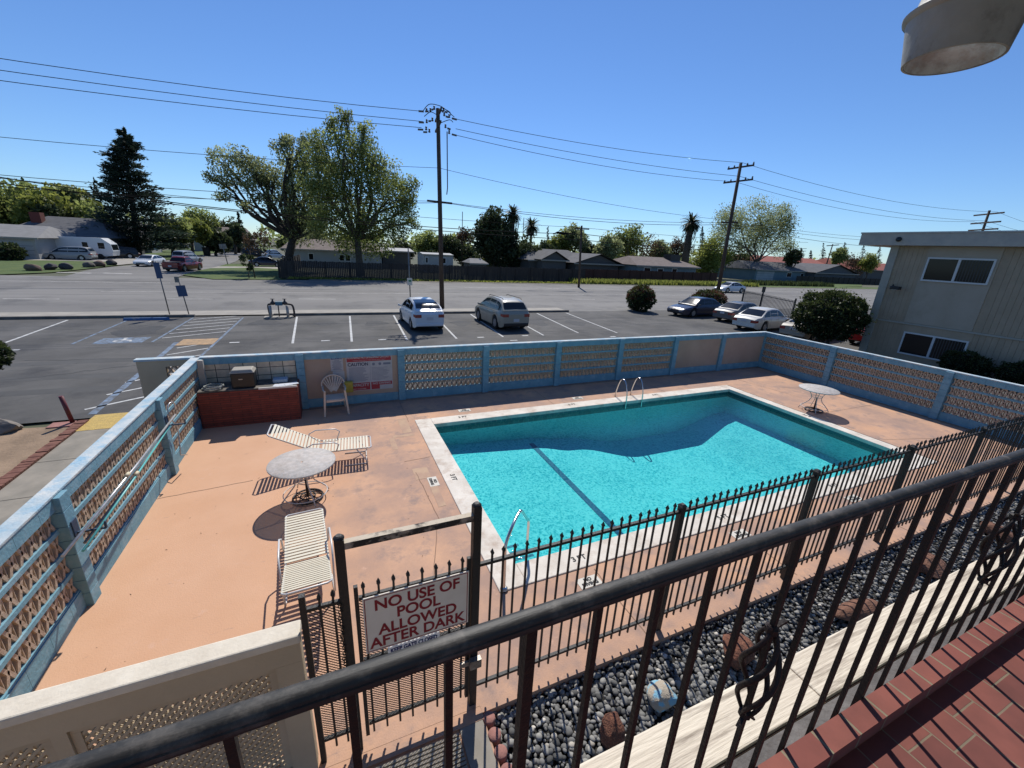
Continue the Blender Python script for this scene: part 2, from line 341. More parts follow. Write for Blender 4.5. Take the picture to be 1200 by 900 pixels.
for a, b, c, d in ((XL-.1, PX1-CW, y0, YF+.1), (PX1-CW, PX2+CW, yf+CW, YF+.1), (PX1-CW, PX2+CW, y0, yn-CW), (PX2+CW, XR+.1, y0, YF+.1)):
    D.quad((a, c, 0), (b, c, 0), (b, d, 0), (a, d, 0))
D.quad((XL-.1, -1.6, -.002), (1.05, -1.6, -.002), (1.05, y0, -.002), (XL-.1, y0, -.002))
struct(D.build('pool_deck', dk))
D = MB(); D.quad((1.05, y0-.07, -.09), (XR, y0-.07, -.09), (XR, y0-.07, .0), (1.05, y0-.07, .0)); D.quad((1.05, y0-.07, 0), (XR, y0-.07, 0), (XR, y0, 0), (1.05, y0, 0)); struct(D.build('deck_edge', dk))
o = MB()
for a, b in (((1.6, 11.5), (1.6, 9.95)), ((1.3, 7.4), (1.38, 5.7)), ((XL, 7.9), (-1.6, 8.05)), ((5.9, 11.6), (5.9, 10.0)), ((10.2, 11.6), (10.2, 10)), ((13.2, 7), (16.9, 7)), ((1.15, 7.9), (1.7, 7.95)), ((6, 3.9), (6, 2.75)), ((9, 3.9), (9, 2.75)), ((3.2, 3.9), (3.2, 2.75)), ((1.3, 5.6), (.9, 4.2)), ((14.2, 10.4), (14.6, 8.2)), ((13.3, 5.2), (15.6, 4.6)), ((15.0, 9.2), (16.6, 8.7))):
    n = 10; pts = [(a[0]+(b[0]-a[0])*i/n+R.uniform(-.01, .01), a[1]+(b[1]-a[1])*i/n+R.uniform(-.01, .01)) for i in range(n+1)]
    for p, q in zip(pts, pts[1:]): stripe(o, p, q, .012, .003)
struct(o.build('deck_joints', mat('deck_crack', (.24, .15, .10), 1.)))
o = MB()
for i, (x, y, w, d) in enumerate(((1.35, 9.3, .22, .9), (1.1, 9.1, .5, .12), (1.25, 7.1, .3, .45), (1.0, 8.5, .12, .6), (1.45, 6.1, .14, .8))):
    o.quad((x, y, .002+i*.0003), (x+w, y+.02, .002+i*.0003), (x+w, y+d, .002+i*.0003), (x, y+d, .002+i*.0003))
struct(o.build('deck_repair_patches', mat('repair_patch', (.40, .25, .18), .9, (.50, .34, .22), 3, 8)))

# ------------------------------------------------------------------ pool
copm = mat('coping', (.74, .68, .59), .8, (.60, .54, .46), 2.2, 10, .25, 60, dirt=(.44, .34, .26), dscale=2.6)
pool = thing('swimming_pool', 'rectangular turquoise swimming pool with pale concrete coping', 'swimming pool', (7.5, 7, 0))
D = MB(); zc = .02; ov = .03
for a, b, c, d in ((PX1-CW, PX1+ov, yn-CW, yf+CW), (PX2-ov, PX2+CW*.8, yn-CW, yf+CW), (PX1+ov, PX2-ov, yf-ov, yf+CW), (PX1+ov, PX2-ov, yn-CW, yn+ov)):
    D.box((a, c, -.08), (b, d, zc))
D.build('coping', copm, pool, bevel=.012)
def zfloor(x):
    pts = [(2.1, -.62), (4.8, -.78), (6, -.95), (8.2, -1.35), (10.6, -1.35), (12.0, -.95), (12.8, -.85)]
    for (a, za), (b, zb) in zip(pts, pts[1:]):
        if x <= b: t = (x-a)/(b-a); t = t*t*(3-2*t) if 4.8 <= a < 10.6 else t; return za+(zb-za)*t
    return pts[-1][1]
plaster = mat('pool_plaster', (.46, .82, .86), .8, (.38, .76, .82), 3, 8)
D = MB(); n = 60; nx = [PX1+(PX2-PX1)*i/n for i in range(n+1)]
D.grid(lambda u, v: (PX1+(PX2-PX1)*u, PY1+(PY2-PY1)*v, zfloor(PX1+(PX2-PX1)*u)), n, 1)
for y in (PY1, PY2):
    D.grid(lambda u, v, y=y: (PX1+(PX2-PX1)*u, y, -.26+(zfloor(PX1+(PX2-PX1)*u)+.26)*v), n, 1, False)
for x in (PX1, PX2): D.quad((x, PY1, -.26), (x, PY2, -.26), (x, PY2, zfloor(x)), (x, PY1, zfloor(x)))
D.build('basin', plaster, pool)
tl = brickmat('waterline_tile', (.03, .10, .13), (.05, .16, .19), (.2, .25, .25), .15, .15, .006, 'XZ', .25)
D = MB(); e = .004
D.quad((PX1, PY1+e, -.27), (PX2, PY1+e, -.27), (PX2, PY1+e, -.07), (PX1, PY1+e, -.07)); D.quad((PX1, PY2-e, -.27), (PX2, PY2-e, -.27), (PX2, PY2-e, -.07), (PX1, PY2-e, -.07))
D.quad((PX1+e, PY1, -.27), (PX1+e, PY2, -.27), (PX1+e, PY2, -.07), (PX1+e, PY1, -.07)); D.quad((PX2-e, PY1, -.27), (PX2-e, PY2, -.27), (PX2-e, PY2, -.07), (PX2-e, PY1, -.07))
D.build('tile_band', tl, pool)
D = MB(); D.quad((4.7, PY1, zfloor(4.76)+.012), (4.84, PY1, zfloor(4.76)+.012), (4.9, PY2-.35, zfloor(4.8)+.012), (4.76, PY2-.35, zfloor(4.8)+.012)); D.build('lane_line', mat('navy_tile', (.004, .03, .16), .5), pool)
st = MB(); sm_ = MB()
for i in range(3):
    w = .95-.28*i; z = -.28-.13*(2-i) if False else -.48+.12*i
    st.box((PX1+.005, PY1+.005, -.62), (PX1+.5+.0*i, PY1+w, z))
    sm_.quad((PX1+.06, PY1+w-.05, z+.004), (PX1+.5, PY1+w-.05, z+.004), (PX1+.5, PY1+w, z+.004), (PX1+.06, PY1+w, z+.004))
st.build('step', plaster, pool); sm_.build('step_edge_tile', MATS['navy_tile'], pool)
# water sheet : tint varied by noise to put caustic light in the colour + sky reflection
wm = bpy.data.materials.new('water'); wm.use_nodes = True; nt = wm.node_tree; N = nt.nodes; L = nt.links; N.remove(N['Principled BSDF'])
tc = N.new('ShaderNodeTexCoord')
nz = N.new('ShaderNodeTexNoise'); nz.inputs['Scale'].default_value = 2.2; nz.inputs['Detail'].default_value = 3; L.new(tc.outputs['Object'], nz.inputs[0])
vm = N.new('ShaderNodeVectorMath'); vm.operation = 'MULTIPLY_ADD'; vm.inputs[1].default_value = (.45, .45, .45); L.new(nz.outputs['Color'], vm.inputs[0]); L.new(tc.outputs['Object'], vm.inputs[2])
vo = N.new('ShaderNodeTexVoronoi'); vo.feature = 'SMOOTH_F1'; vo.inputs['Scale'].default_value = 17; vo.inputs['Smoothness'].default_value = .5; L.new(vm.outputs[0], vo.inputs['Vector'])
nf = N.new('ShaderNodeTexNoise'); nf.inputs['Scale'].default_value = 30; nf.inputs['Detail'].default_value = 3; L.new(tc.outputs['Object'], nf.inputs[0])
nl = N.new('ShaderNodeTexNoise'); nl.inputs['Scale'].default_value = .8; nl.inputs['Detail'].default_value = 2; L.new(tc.outputs['Object'], nl.inputs[0])
m1_ = N.new('ShaderNodeMath'); m1_.operation = 'MULTIPLY_ADD'; m1_.inputs[1].default_value = .9; L.new(nf.outputs['Fac'], m1_.inputs[0]); L.new(vo.outputs['Distance'], m1_.inputs[2])
m2_ = N.new('ShaderNodeMath'); m2_.operation = 'MULTIPLY_ADD'; m2_.inputs[1].default_value = .5; L.new(nl.outputs['Fac'], m2_.inputs[0]); L.new(m1_.outputs[0], m2_.inputs[2])
m3_ = N.new('ShaderNodeMath'); m3_.operation = 'SUBTRACT'; m3_.inputs[1].default_value = .62; L.new(m2_.outputs[0], m3_.inputs[0])
cr = N.new('ShaderNodeValToRGB'); cr.color_ramp.elements[0].position = .18; cr.color_ramp.elements[1].position = .62
cr.color_ramp.elements[0].color = (.12, .58, .62, 1); cr.color_ramp.elements[1].color = (.46, .88, .88, 1); L.new(m3_.outputs[0], cr.inputs[0])
tr = N.new('ShaderNodeBsdfTransparent'); L.new(cr.outputs[0], tr.inputs[0])
gl_ = N.new('ShaderNodeBsdfGlossy'); gl_.inputs['Roughness'].default_value = .04; fr = N.new('ShaderNodeFresnel'); fr.inputs[0].default_value = 1.33
n3 = N.new('ShaderNodeTexNoise'); n3.inputs['Scale'].default_value = 7; n3.inputs['Detail'].default_value = 4; L.new(tc.outputs['Object'], n3.inputs[0])
bp = N.new('ShaderNodeBump'); bp.inputs['Strength'].default_value = .35; bp.inputs['Distance'].default_value = .03; L.new(n3.outputs['Fac'], bp.inputs['Height'])
L.new(bp.outputs[0], gl_.inputs['Normal']); L.new(bp.outputs[0], fr.inputs['Normal'])
ms = N.new('ShaderNodeMixShader'); L.new(fr.outputs[0], ms.inputs[0]); L.new(tr.outputs[0], ms.inputs[1]); L.new(gl_.outputs[0], ms.inputs[2]); L.new(ms.outputs[0], N['Material Output'].inputs[0])
struct(MB().quad((PX1+.005, PY1+.005, -.13), (PX2-.005, PY1+.005, -.13), (PX2-.005, PY2-.005, -.13), (PX1+.005, PY2-.005, -.13)).build('pool_water', wm))
# depth and no-diving marks
blk = mat('black_letters', (.03, .03, .03), .8); wht = mat('white_marker', (.62, .58, .5), .8)
def mark(x, y, body, size, rz, plate=None, m=blk, z=.0215):
    if plate:
        zz = z-.004; w, h = plate; c, s = math.cos(rad(rz)), math.sin(rad(rz))
        struct(MB().poly([(x+a*c-b*s, y+a*s+b*c, zz) for a, b in ((-w, -h), (w, -h), (w, h), (-w, h))]).build('depth_marker_tile', wht))
    t = text('depth_marker_lettering', body, size, m, None, Matrix.Translation((x, y, z)) @ Matrix.Rotation(rad(rz), 4, 'Z'), off=.004); struct(t)
for x, y, b, rz in ((3.1, 4.15, '3 FT', 0), (6.1, 4.15, '5 FT', 0), (9.3, 4.15, '8 FT', 0), (1.95, 6.95, '3 FT', -90), (3.0, 9.82, '3 FT', 0), (6.4, 9.82, '5 FT', 0), (9.6, 9.82, '8 FT', 0), (12.95, 7.0, '8 FT', 90)):
    mark(x, y, b, .13, rz, z=.0235)
for x, y, rz in ((3.0, 3.72, 0), (6.0, 3.72, 0), (9.2, 3.72, 0), (1.55, 6.95, -90), (3.2, 10.3, 0), (6.9, 10.3, 0)):
    mark(x, y, 'NO\nDIVING', .075, rz, (.17, .09), z=.009)

# ------------------------------------------------------------------ pool walls
blue = mat('blue_paint_wall', (.17, .35, .43), .75, (.125, .28, .36), 3, 8, .3, 25, dirt=(.26, .41, .48), dscale=4)
capm = mat('wall_cap', (.56, .58, .56), .85, (.33, .44, .50), 3, 10, .4, 30, thr=(.4, .62), dirt=(.16, .38, .54), dscale=3.5)
peach = mat('peach_block', (.47, .37, .275), .9, (.37, .285, .205), 4, 8, .4, 30)
beige = mat('beige_stucco', (.46, .34, .25), .9, (.40, .29, .21), 1.2, 8, .3, 40)
def wallrun(name, label, p, q, inward, bays, T=.15, postw=.19, proud=.07, z0=-.05):
    """masonry wall from p to q; inward = unit normal towards the pool; bays = [(s0,s1,kind)]"""
    p = Vector((*p, 0)); q = Vector((*q, 0)); d = (q-p).normalized(); n = Vector((*inward, 0)); W = thing(name, label, 'wall', tuple(p))
    def P(s, o, z): v = p+d*s+n*o; return (v.x, v.y, z)
    def bx(mb, s0, s1, o0, o1, za, zb):
        v = [P(s0, o0, za), P(s1, o0, za), P(s1, o1, za), P(s0, o1, za), P(s0, o0, zb), P(s1, o0, zb), P(s1, o1, zb), P(s0, o1, zb)]
        mb.add(v, [(0,3,2,1),(4,5,6,7),(0,1,5,4),(1,2,6,5),(2,3,7,6),(3,0,4,7)])
    Lw = (q-p).length; cap = MB(); bx(cap, 0, Lw, -T-.005, .022, 1.502, 1.535); cap.build('wall_cap', capm, W, bevel=.008)
    for s0, s1, kind in bays:
        b = MB(); s = s0
        while s < s1-.01:                                  # 40 cm blocks with fine joints
            e = min(s+.4, s1); bx(b, s, e-.004, -T, 0, z0, .24); bx(b, s, e-.004, -T, 0.012, 1.345, 1.499); s = e
        if kind == 'screen':
            for k in range(1, 4): bx(b, s0, s1, -T+.03, -.012, .26+.285*k-.055, .26+.285*k)
            bx(b, s0, s1, -T+.03, -.012, .24, .26)
            b.build('block_frame', blue, W)
            sc = MB(); nX = max(1, round((s1-s0)/.152)); w = (s1-s0)/nX
            for k in range(4):
                za = .26+.285*k; zb = za+.23; zm = (za+zb)/2
                for i in range(nX):
                    a = s0+i*w; c = a+w/2; f0, f1 = -T+.04, -.03; t = .042
                    bx(sc, a-.004, a+.004, f0, f1-.01, za, zb)
                    for sg in (-1, 1):                     # pinched bow-tie: wide ends, narrow waist
                        for (zA, zB) in ((za, zm), (zm, zb)):
                            xe = c+sg*(w*.36); xm = c+sg*.006; (xa, xb) = (xe, xm) if zA == za else (xm, xe)
                            v = [P(xa-t/2, f0, zA), P(xa+t/2, f0, zA), P(xa+t/2, f1, zA), P(xa-t/2, f1, zA), P(xb-t/2, f0, zB), P(xb+t/2, f0, zB), P(xb+t/2, f1, zB), P(xb-t/2, f1, zB)]
                            sc.add(v, [(0,3,2,1),(4,5,6,7),(0,1,5,4),(1,2,6,5),(2,3,7,6),(3,0,4,7)])
            sc.build('breeze_block_screen', peach, W)
        else:
            b.build('block_frame', blue, W); sc = MB(); bx(sc, s0, s1, -T+.01, -.02, .24, 1.345); sc.build('stucco_panel' if kind == 'solid' else 'stack_bond_panel', beige if kind == 'solid' else stackm, W)
    cuts = sorted({round(x, 3) for b in bays for x in b[:2]})
    ends = sorted([b[:2] for b in bays]); posts = [(a[1], b[0]) for a, b in zip(ends, ends[1:])]
    if ends[0][0] > .05: posts = [(0, ends[0][0])]+posts
    if ends[-1][1] < Lw-.05: posts.append((ends[-1][1], Lw))
    for a, b in posts:
        o = MB(); nb = 8
        for k in range(nb): bx(o, a-.0, b+.0, -T-.005, proud, z0 if k == 0 else k*1.5/nb+.003, (k+1)*1.5/nb)
        o.build('wall_post', blue, W, bevel=.006)
    return W
stackm = brickmat('stack_block', (.85, .68, .48), (.75, .60, .42), (.05, .04, .035), .29, .2, .008, 'XZ', .9, offset=0., noise=False)
hw = .095
fx = [-.86, 1.71, 4.28, 6.85, 9.41, 11.98, 14.5]
bays = [(0, fx[0]-hw-XL, 'stack')]
for i, (a, b) in enumerate(zip(fx, fx[1:]+[XR])):
    bays.append((a+hw-XL, (b-hw if b != XR else b)-XL, 'screen' if 1 <= i <= 4 else 'solid'))
wallrun('pool_wall', 'blue block wall on the far side of the pool with posted warning signs', (XL, YF), (XR+.16, YF), (0, -1), bays)
def side(ys, a, b):
    out = []; c = a
    for y in ys: out.append((c, y-hw)); c = y+hw
    out.append((c, b)); return out
wallrun('pool_wall', 'blue breeze block wall along the left edge of the deck holding pool poles', (XL, 2.72), (XL, YF), (1, 0), [(a, b, 'screen') for a, b in side([5.62-2.72, 8.8-2.72], .15, YF-2.72-.2)])
wallrun('pool_wall', 'blue breeze block wall on the right between pool and apartment building', (XR, -1.5), (XR, YF), (-1, 0), [(a, b, 'screen') for a, b in side([2.38+1.5, 5.64+1.5, 8.89+1.5], .15, YF+1.5-.01)])
# white end of the left wall + taupe wing wall outside
taupe = mat('taupe_paint', (.52, .42, .285), .85, (.46, .37, .25), 2, 8, .2, 40)
w = thing('wing_wall', 'short taupe decorative block wall outside the corner of the pool enclosure', 'wall', (-3.7, 11.85, 0))
o = MB(); o.box((-4.25, 11.83, -.02), (-3.72, 11.98, 1.45)); o.box((-3.72, 11.83, -.02), (-3.16, 11.98, .9)); o.box((-3.72, 11.83, 1.3), (-3.16, 11.98, 1.45)); o.build('wall_body', taupe, w)
o = MB()
for i in range(4):
    for k in range(2):
        cx, cz = -3.65+i*.14, 1.0+k*.2
        o.bar((cx-.06, 11.9, cz-.08), (cx+.06, 11.9, cz+.09), .03, .1, (0, 1, 0)); o.bar((cx+.06, 11.91, cz-.08), (cx-.06, 11.91, cz+.09), .03, .1, (0, 1, 0))
o.build('block_screen', peach, w); MB().box((-4.28, 11.81, 1.453), (-3.15, 12.0, 1.5)).build('wall_cap', capm, w)
tag(MB().box((-3.01, 11.42, .02), (-2.88, 11.5, 1.51)).build('corner_slab', mat('white_slab', (.55, .5, .42), .9, (.45, .41, .35), 3)), 'pale slab closing the end of the left blue wall beside the counter', 'slab')

# lattice wall near the gate
lw = thing('lattice_wall', 'taupe wall with pierced lattice panels and white cap beside the gate', 'wall', (-1.7, 2.8, 0))
lx0, lx1, ly0, ly1 = -2.99, -.42, 2.735, 2.86
MB().box((lx0, ly0-.015, 1.46), (lx1+.01, ly1+.02, 1.535)).build('wall_cap', mat('white_cap', (.70, .63, .51), .85, (.60, .53, .42), 6, 8, .2, 40), lw, bevel=.012)
o = MB(); o.box((lx0, ly0, 1.27), (lx1, ly1, 1.458)); o.box((-.60, ly0, -.02), (lx1, ly1, 1.268)); o.box((lx0, ly0, -.02), (-.602, ly1, .12)); o.box((-1.86, ly0+.003, .122), (-1.78, ly1, 1.268)); o.build('wall_frame', taupe, lw)
def lattice(x0, x1, z0, z1):
    m = .05; o = MB(); y0_, y1_ = ly0+.02, ly0+.05
    o.box((x0, y0_, z1-m), (x1, y1_, z1)); o.box((x0, y0_, z0), (x1, y1_, z0+m)); o.box((x0, y0_, z0+m+.001), (x0+m, y1_, z1-m-.001)); o.box((x1-m, y0_, z0+m+.001), (x1, y1_, z1-m-.001))
    X0, X1, Z0, Z1 = x0+m, x1-m, z0+m, z1-m; s = .064; w = .023
    for sg, yy, off in ((1, y0_+.006, 0), (-1, y0_+.018, 0), (1, ly1-.028, .027), (-1, ly1-.016, .03)):  # back pair is an added layer that darkens the holes
        k = -60
        while k < 60:
            c = k*s+off; pts = []        # line z - Zm = sg*(x - Xm) + c
            Xm, Zm = (X0+X1)/2, (Z0+Z1)/2
            ts = []
            xa, xb = X0, X1
            za, zb = Zm+sg*(xa-Xm)+c, Zm+sg*(xb-Xm)+c
            def xz(z): return Xm+(z-Zm-c)*sg
            lo, hi = (xa, xb)
            for zlim in (Z0, Z1):
                pass
            xs = sorted([xz(Z0), xz(Z1)]); lo = max(xa, xs[0]); hi = min(xb, xs[1])
            if hi-lo > .01:
                o.bar((lo, yy, Zm+sg*(lo-Xm)+c), (hi, yy, Zm+sg*(hi-Xm)+c), w, .008, (0, 1, 0)) if False else o.add(
                    [Vector((lo, yy, Zm+sg*(lo-Xm)+c-w*.7)), Vector((hi, yy, Zm+sg*(hi-Xm)+c-w*.7)), Vector((hi, yy, Zm+sg*(hi-Xm)+c+w*.7)), Vector((lo, yy, Zm+sg*(lo-Xm)+c+w*.7)),
                     Vector((lo, yy+.008, Zm+sg*(lo-Xm)+c-w*.7)), Vector((hi, yy+.008, Zm+sg*(hi-Xm)+c-w*.7)), Vector((hi, yy+.008, Zm+sg*(hi-Xm)+c+w*.7)), Vector((lo, yy+.008, Zm+sg*(lo-Xm)+c+w*.7))],
                    [(0,1,2,3),(7,6,5,4),(0,4,5,1),(3,2,6,7)])
            k += 1
    o.build('lattice_panel', mat('lattice_paint', (.50, .40, .275), .85, (.44, .35, .235), 5), lw)
    bk = MB().box((x0, ly1-.02, z0), (x1, ly1, z1))
lattice(-1.778, -.602, .122, 1.268); lattice(lx0+.02, -1.862, .122, 1.268)

# ------------------------------------------------------------------ wrought iron fence and gate
iron = mat('black_iron', (.010, .0095, .009), .6, (.022, .017, .014), 6, 8, .3, 60, thr=(.5, .8), spec=.6)
FY, FZ = 2.785, 1.71
def picket(o, x, y, z0, z1, w=.017):
    o.box((x-w/2, y-w/2, z0), (x+w/2, y+w/2, z1-.05))
    o.add([(x-w*.9, y-w*.9, z1-.045), (x+w*.9, y-w*.9, z1-.045), (x+w*.9, y+w*.9, z1-.045), (x-w*.9, y+w*.9, z1-.045), (x-w/2, y-w/2, z1-.065), (x+w/2, y-w/2, z1-.065), (x+w/2, y+w/2, z1-.065), (x-w/2, y+w/2, z1-.065), (x, y, z1)],
          [(0,1,8),(1,2,8),(2,3,8),(3,0,8),(0,4,5,1),(1,5,6,2),(2,6,7,3),(3,7,4,0)])
fence = thing('pool_fence', 'long black iron picket fence with arrow tips between pool deck and pebble bed', 'fence', (1, FY, 0))
fx2 = [1.02]+[3.378+2.356*i for i in range(6)]+[XR-.02]
pk0 = None
for i, (a, b) in enumerate(zip(fx2, fx2[1:])):
    rl = MB(); rl.box((a, FY-.016, FZ-.03), (b, FY+.016, FZ)); rail = rl.build('top_rail', iron, fence); MB().box((a, FY-.016, .215), (b, FY+.016, .245)).build('bottom_rail', iron, fence)
    n = max(1, round((b-a)/.1178)); st_ = (b-a)/n
    for k in range(1, n):
        x = a+k*st_
        if pk0 is None:
            mb = MB(); picket(mb, 0, 0, .13, 1.83); pk0 = mb.build('picket', iron, rail, world=False); pk = pk0
        else: pk = pk0.copy(); COL.objects.link(pk); pk.parent = rail
        pk.location = (x-fence.location.x+R.uniform(-.004, .004), 0, R.uniform(-.004, .004)); pk.rotation_euler = (R.uniform(-.004, .004), R.uniform(-.006, .006), 0)
    if i: 
        o = MB(); o.box((a-.032, FY-.032, -.02), (a+.032, FY+.032, 1.765)); o.add([(a-.04, FY-.04, 1.766), (a+.04, FY-.04, 1.766), (a+.04, FY+.04, 1.766), (a-.04, FY+.04, 1.766), (a-.02, FY-.02, 1.79), (a+.02, FY-.02, 1.79), (a+.02, FY+.02, 1.79), (a-.02, FY+.02, 1.79)], [(0,1,5,4),(1,2,6,5),(2,3,7,6),(3,0,4,7),(4,5,6,7)])
        o.build('fence_post', iron, fence)
# expanded-metal mesh material on the gate
mm = bpy.data.materials.new('expanded_metal'); mm.use_nodes = True; nt = mm.node_tree; N = nt.nodes; L = nt.links
tc = N.new('ShaderNodeTexCoord'); sp = N.new('ShaderNodeSeparateXYZ'); L.new(tc.outputs['Object'], sp.inputs[0])
def mth(op, a, b=None):
    m = N.new('ShaderNodeMath'); m.operation = op
    for i, v in enumerate((a, b)):
        if v is None: continue
        if isinstance(v, (int, float)): m.inputs[i].default_value = v
        else: L.new(v, m.inputs[i])
    return m.outputs[0]
mk = []
for sg, fq in ((1, 30), (-1, 30)):
    q = mth('MULTIPLY', mth('ADD', mth('MULTIPLY', sp.outputs['X'], sg*1.0), mth('MULTIPLY', sp.outputs['Z'], 1.15)), fq); mk.append(mth('LESS_THAN', mth('FRACT', q), .42 if sg == 1 else .10))
fac = mth('MAXIMUM', mk[0], mk[1]); trp = N.new('ShaderNodeBsdfTransparent'); mx = N.new('ShaderNodeMixShader'); pb_ = N['Principled BSDF']; pb_.inputs['Base Color'].default_value = (.03, .028, .025, 1)
L.new(fac, mx.inputs[0]); L.new(trp.outputs[0], mx.inputs[1]); L.new(pb_.outputs[0], mx.inputs[2]); L.new(mx.outputs[0], N['Material Output'].inputs[0])
gf = thing('gateway', 'tall black iron gate frame with peeling header bar over the pool gate', 'gate frame', (.45, FY, 0))
for x, h in ((-.085, 2.27), (.985, 2.31)):
    o = MB(); o.box((x-.035, FY-.035, -.02), (x+.035, FY+.035, h)); o.lathe([(.04, h), (.04, h+.01), (.02, h+.03)], (x, FY, 0), 12); o.build('gate_post', iron, gf)
MB().box((-.05, FY-.028, 2.18), (.95, FY+.028, 2.235)).build('header_bar', mat('peeling_header', (.03, .027, .024), .7, (.45, .38, .3), 7, 8, .6, 40, thr=(.5, .62), stretch=(1, 1, 1)), gf)
o = MB(); o.quad((-.05, FY-.027, 2.2365), (.95, FY-.027, 2.2365), (.95, FY+.027, 2.2365), (-.05, FY+.027, 2.2365)); o.build('peeling_paint', mat('peeled_paint', (.55, .47, .36), .9, (.06, .05, .045), 9, 8, thr=(.5, .66)), gf)
sec = thing('fence_section', 'narrow black mesh-backed fence section between lattice wall and gate', 'fence', (-.25, FY, 0))
o = MB(); o.box((-.395, FY-.022, -.02), (-.352, FY+.022, 1.84)); o.build('post', iron, sec)
for z in (1.68, .24): MB().box((-.35, FY-.014, z), (-.12, FY+.014, z+.03)).build('rail', iron, sec)
for x in (-.26, -.165): o = MB(); picket(o, x, FY, .13, 1.83); o.build('picket', iron, sec)
MB().quad((-.35, FY+.018, .26), (-.12, FY+.018, .26), (-.12, FY+.018, 1.68), (-.35, FY+.018, 1.68)).build('mesh_panel', mm, sec)
gate = thing('pool_gate', 'black iron picket gate backed with fine metal mesh, closed', 'gate', (.02, FY, 0))
for x in (.0, .925): MB().box((x-.016, FY-.016, .12), (x+.016, FY+.016, 1.80)).build('gate_stile', iron, gate)
for z in (1.66, .24, 1.0): MB().box((.017, FY-.014, z), (.908, FY+.014, z+.03)).build('gate_rail', iron, gate)
for k in range(8): o = MB(); picket(o, .055+.116*k, FY, .13, 1.83); o.build('picket', iron, gate)
MB().quad((.017, FY+.02, .26), (.908, FY+.02, .26), (.908, FY+.02, 1.68), (.017, FY+.02, 1.68)).build('mesh_panel', mm, gate)
o = MB(); o.cbox((.985, FY-.07, .62), (.11, .05, .1)); o.cbox((.9, FY-.05, .62), (.12, .02, .05)); o.build('gate_latch', mat('latch_metal', (.35, .34, .3), .5, (.15, .12, .1), 10, metal=.6), gate)
# chain hanging on the left post
o = MB()
for k in range(26):
    z = 1.72-.03*k; x = -.125+.006*math.sin(k*.9); r_ = .012
    ax = k % 2
    pts = [(x+(r_*math.cos(t) if ax else 0), FY-.045+(0 if ax else r_*math.cos(t)), z+.02*math.sin(t)) for t in [i*math.pi/4 for i in range(9)]]; o.tube(pts, .004, 5, cap=False)
tag(o.build('chain', mat('chain_metal', (.05, .045, .04), .4, metal=.7)), 'dark steel chain hanging beside the left gate post', 'chain')

# signs on the gate
redl = mat('red_letters', (.25, .012, .02), .7); sgn = mat('sign_white', (.80, .73, .64), .7, (.72, .65, .56), 3, 8)
S = thing('gate_sign', 'white sign reading NO USE OF POOL ALLOWED AFTER DARK in red', 'sign', (.475, FY-.05, 1.42), 0)
S.rotation_euler = (0, rad(0), 0)
def PL(o, x0, z0, x1, z1, y): return o.quad((x0, y, z0), (x1, y, z0), (x1, y, z1), (x0, y, z1))
MB().box((-.435, -.004, -.285), (.435, .004, .285)).build('sign_board', sgn, S, world=False)
o = MB()
for a in ((-.425, -.275, .425, -.268), (-.425, .268, .425, .275), (-.425, -.2678, -.418, .2678), (.418, -.2678, .425, .2678)): PL(o, *a, -.0055)
o.build('sign_border', redl, S, world=False)
for i, (t_, z) in enumerate((('NO USE OF', .185), ('POOL', .06), ('ALLOWED', -.075), ('AFTER DARK', -.2))):
    text('sign_lettering', t_, .148, redl, S, Matrix.Translation(S.location) @ MX((.0, -.006, z)), off=.004, sx=.93)
S2 = thing('gate_sign', 'small white strip sign reading KEEP GATE CLOSED in navy letters', 'sign', (.43, FY-.045, 1.075))
MB().box((-.22, -.003, -.045), (.22, .003, .045)).build('sign_board', mat('sign_strip', (.85, .85, .85), .6), S2, world=False)
text('sign_lettering', 'KEEP GATE CLOSED', .062, mat('navy_letters', (.01, .02, .12), .6), S2, Matrix.Translation(S2.location) @ MX((0, -.0045, -.0)), off=.003, sx=.72)

# ------------------------------------------------------------------ balcony
bk = brickmat('balcony_brick', (.15, .042, .032), (.22, .066, .048), (.20, .155, .10), .33, .166, .0035, 'YX', .75, .2, .5)
struct(MB().quad((-3, -3, 2.665), (8, -3, 2.665), (8, .41, 2.665), (-3, .41, 2.665)).build('balcony_floor', bk))
bk2 = brickmat('edge_brick', (.20, .055, .04), (.27, .085, .06), (.24, .19, .12), .166, .2, .006, 'XY', .8, 0., .6)
struct(MB().box((-3, .412, 2.55), (8, .488, 2.735)).build('balcony_edge_course', bk2))
struct(MB().box((-3, .491, 2.45), (8, .565, 2.63)).build('balcony_ledge', mat('grey_ledge', (.17, .16, .15), .95, (.10, .095, .09), 7, 8, .5, 30)))
wood = mat('peeling_beam', (.74, .66, .53), .85, (.64, .56, .45), 2.0, 8, .35, 10, stretch=(.5, 6, 6), dirt=(.13, .09, .065), dscale=5)
nt = wood.node_tree   # stretch the dark cracks along the grain
tcn = [n for n in nt.nodes if n.type == 'TEX_COORD'][0]
for n in nt.nodes:
    if n.type == 'TEX_NOISE' and abs(n.inputs['Scale'].default_value-5) < .01:
        n.inputs['Detail'].default_value = 5
        mp = nt.nodes.new('ShaderNodeMapping'); mp.inputs['Scale'].default_value = (.30, 4.6, 2); mp.inputs['Rotation'].default_value = (0, 0, .12); nt.links.new(tcn.outputs['Object'], mp.inputs[0]); nt.links.new(mp.outputs[0], n.inputs[0])
wr = MB(); wr.box((-3, .66, 2.14), (2.35, .868, 2.40)); wr.box((2.353, .655, 2.14), (8, .872, 2.402))
B_ = thing('balcony_beam', 'weathered beam with peeling cream paint running outside the balcony railing', 'beam', (0, .75, 2.2))
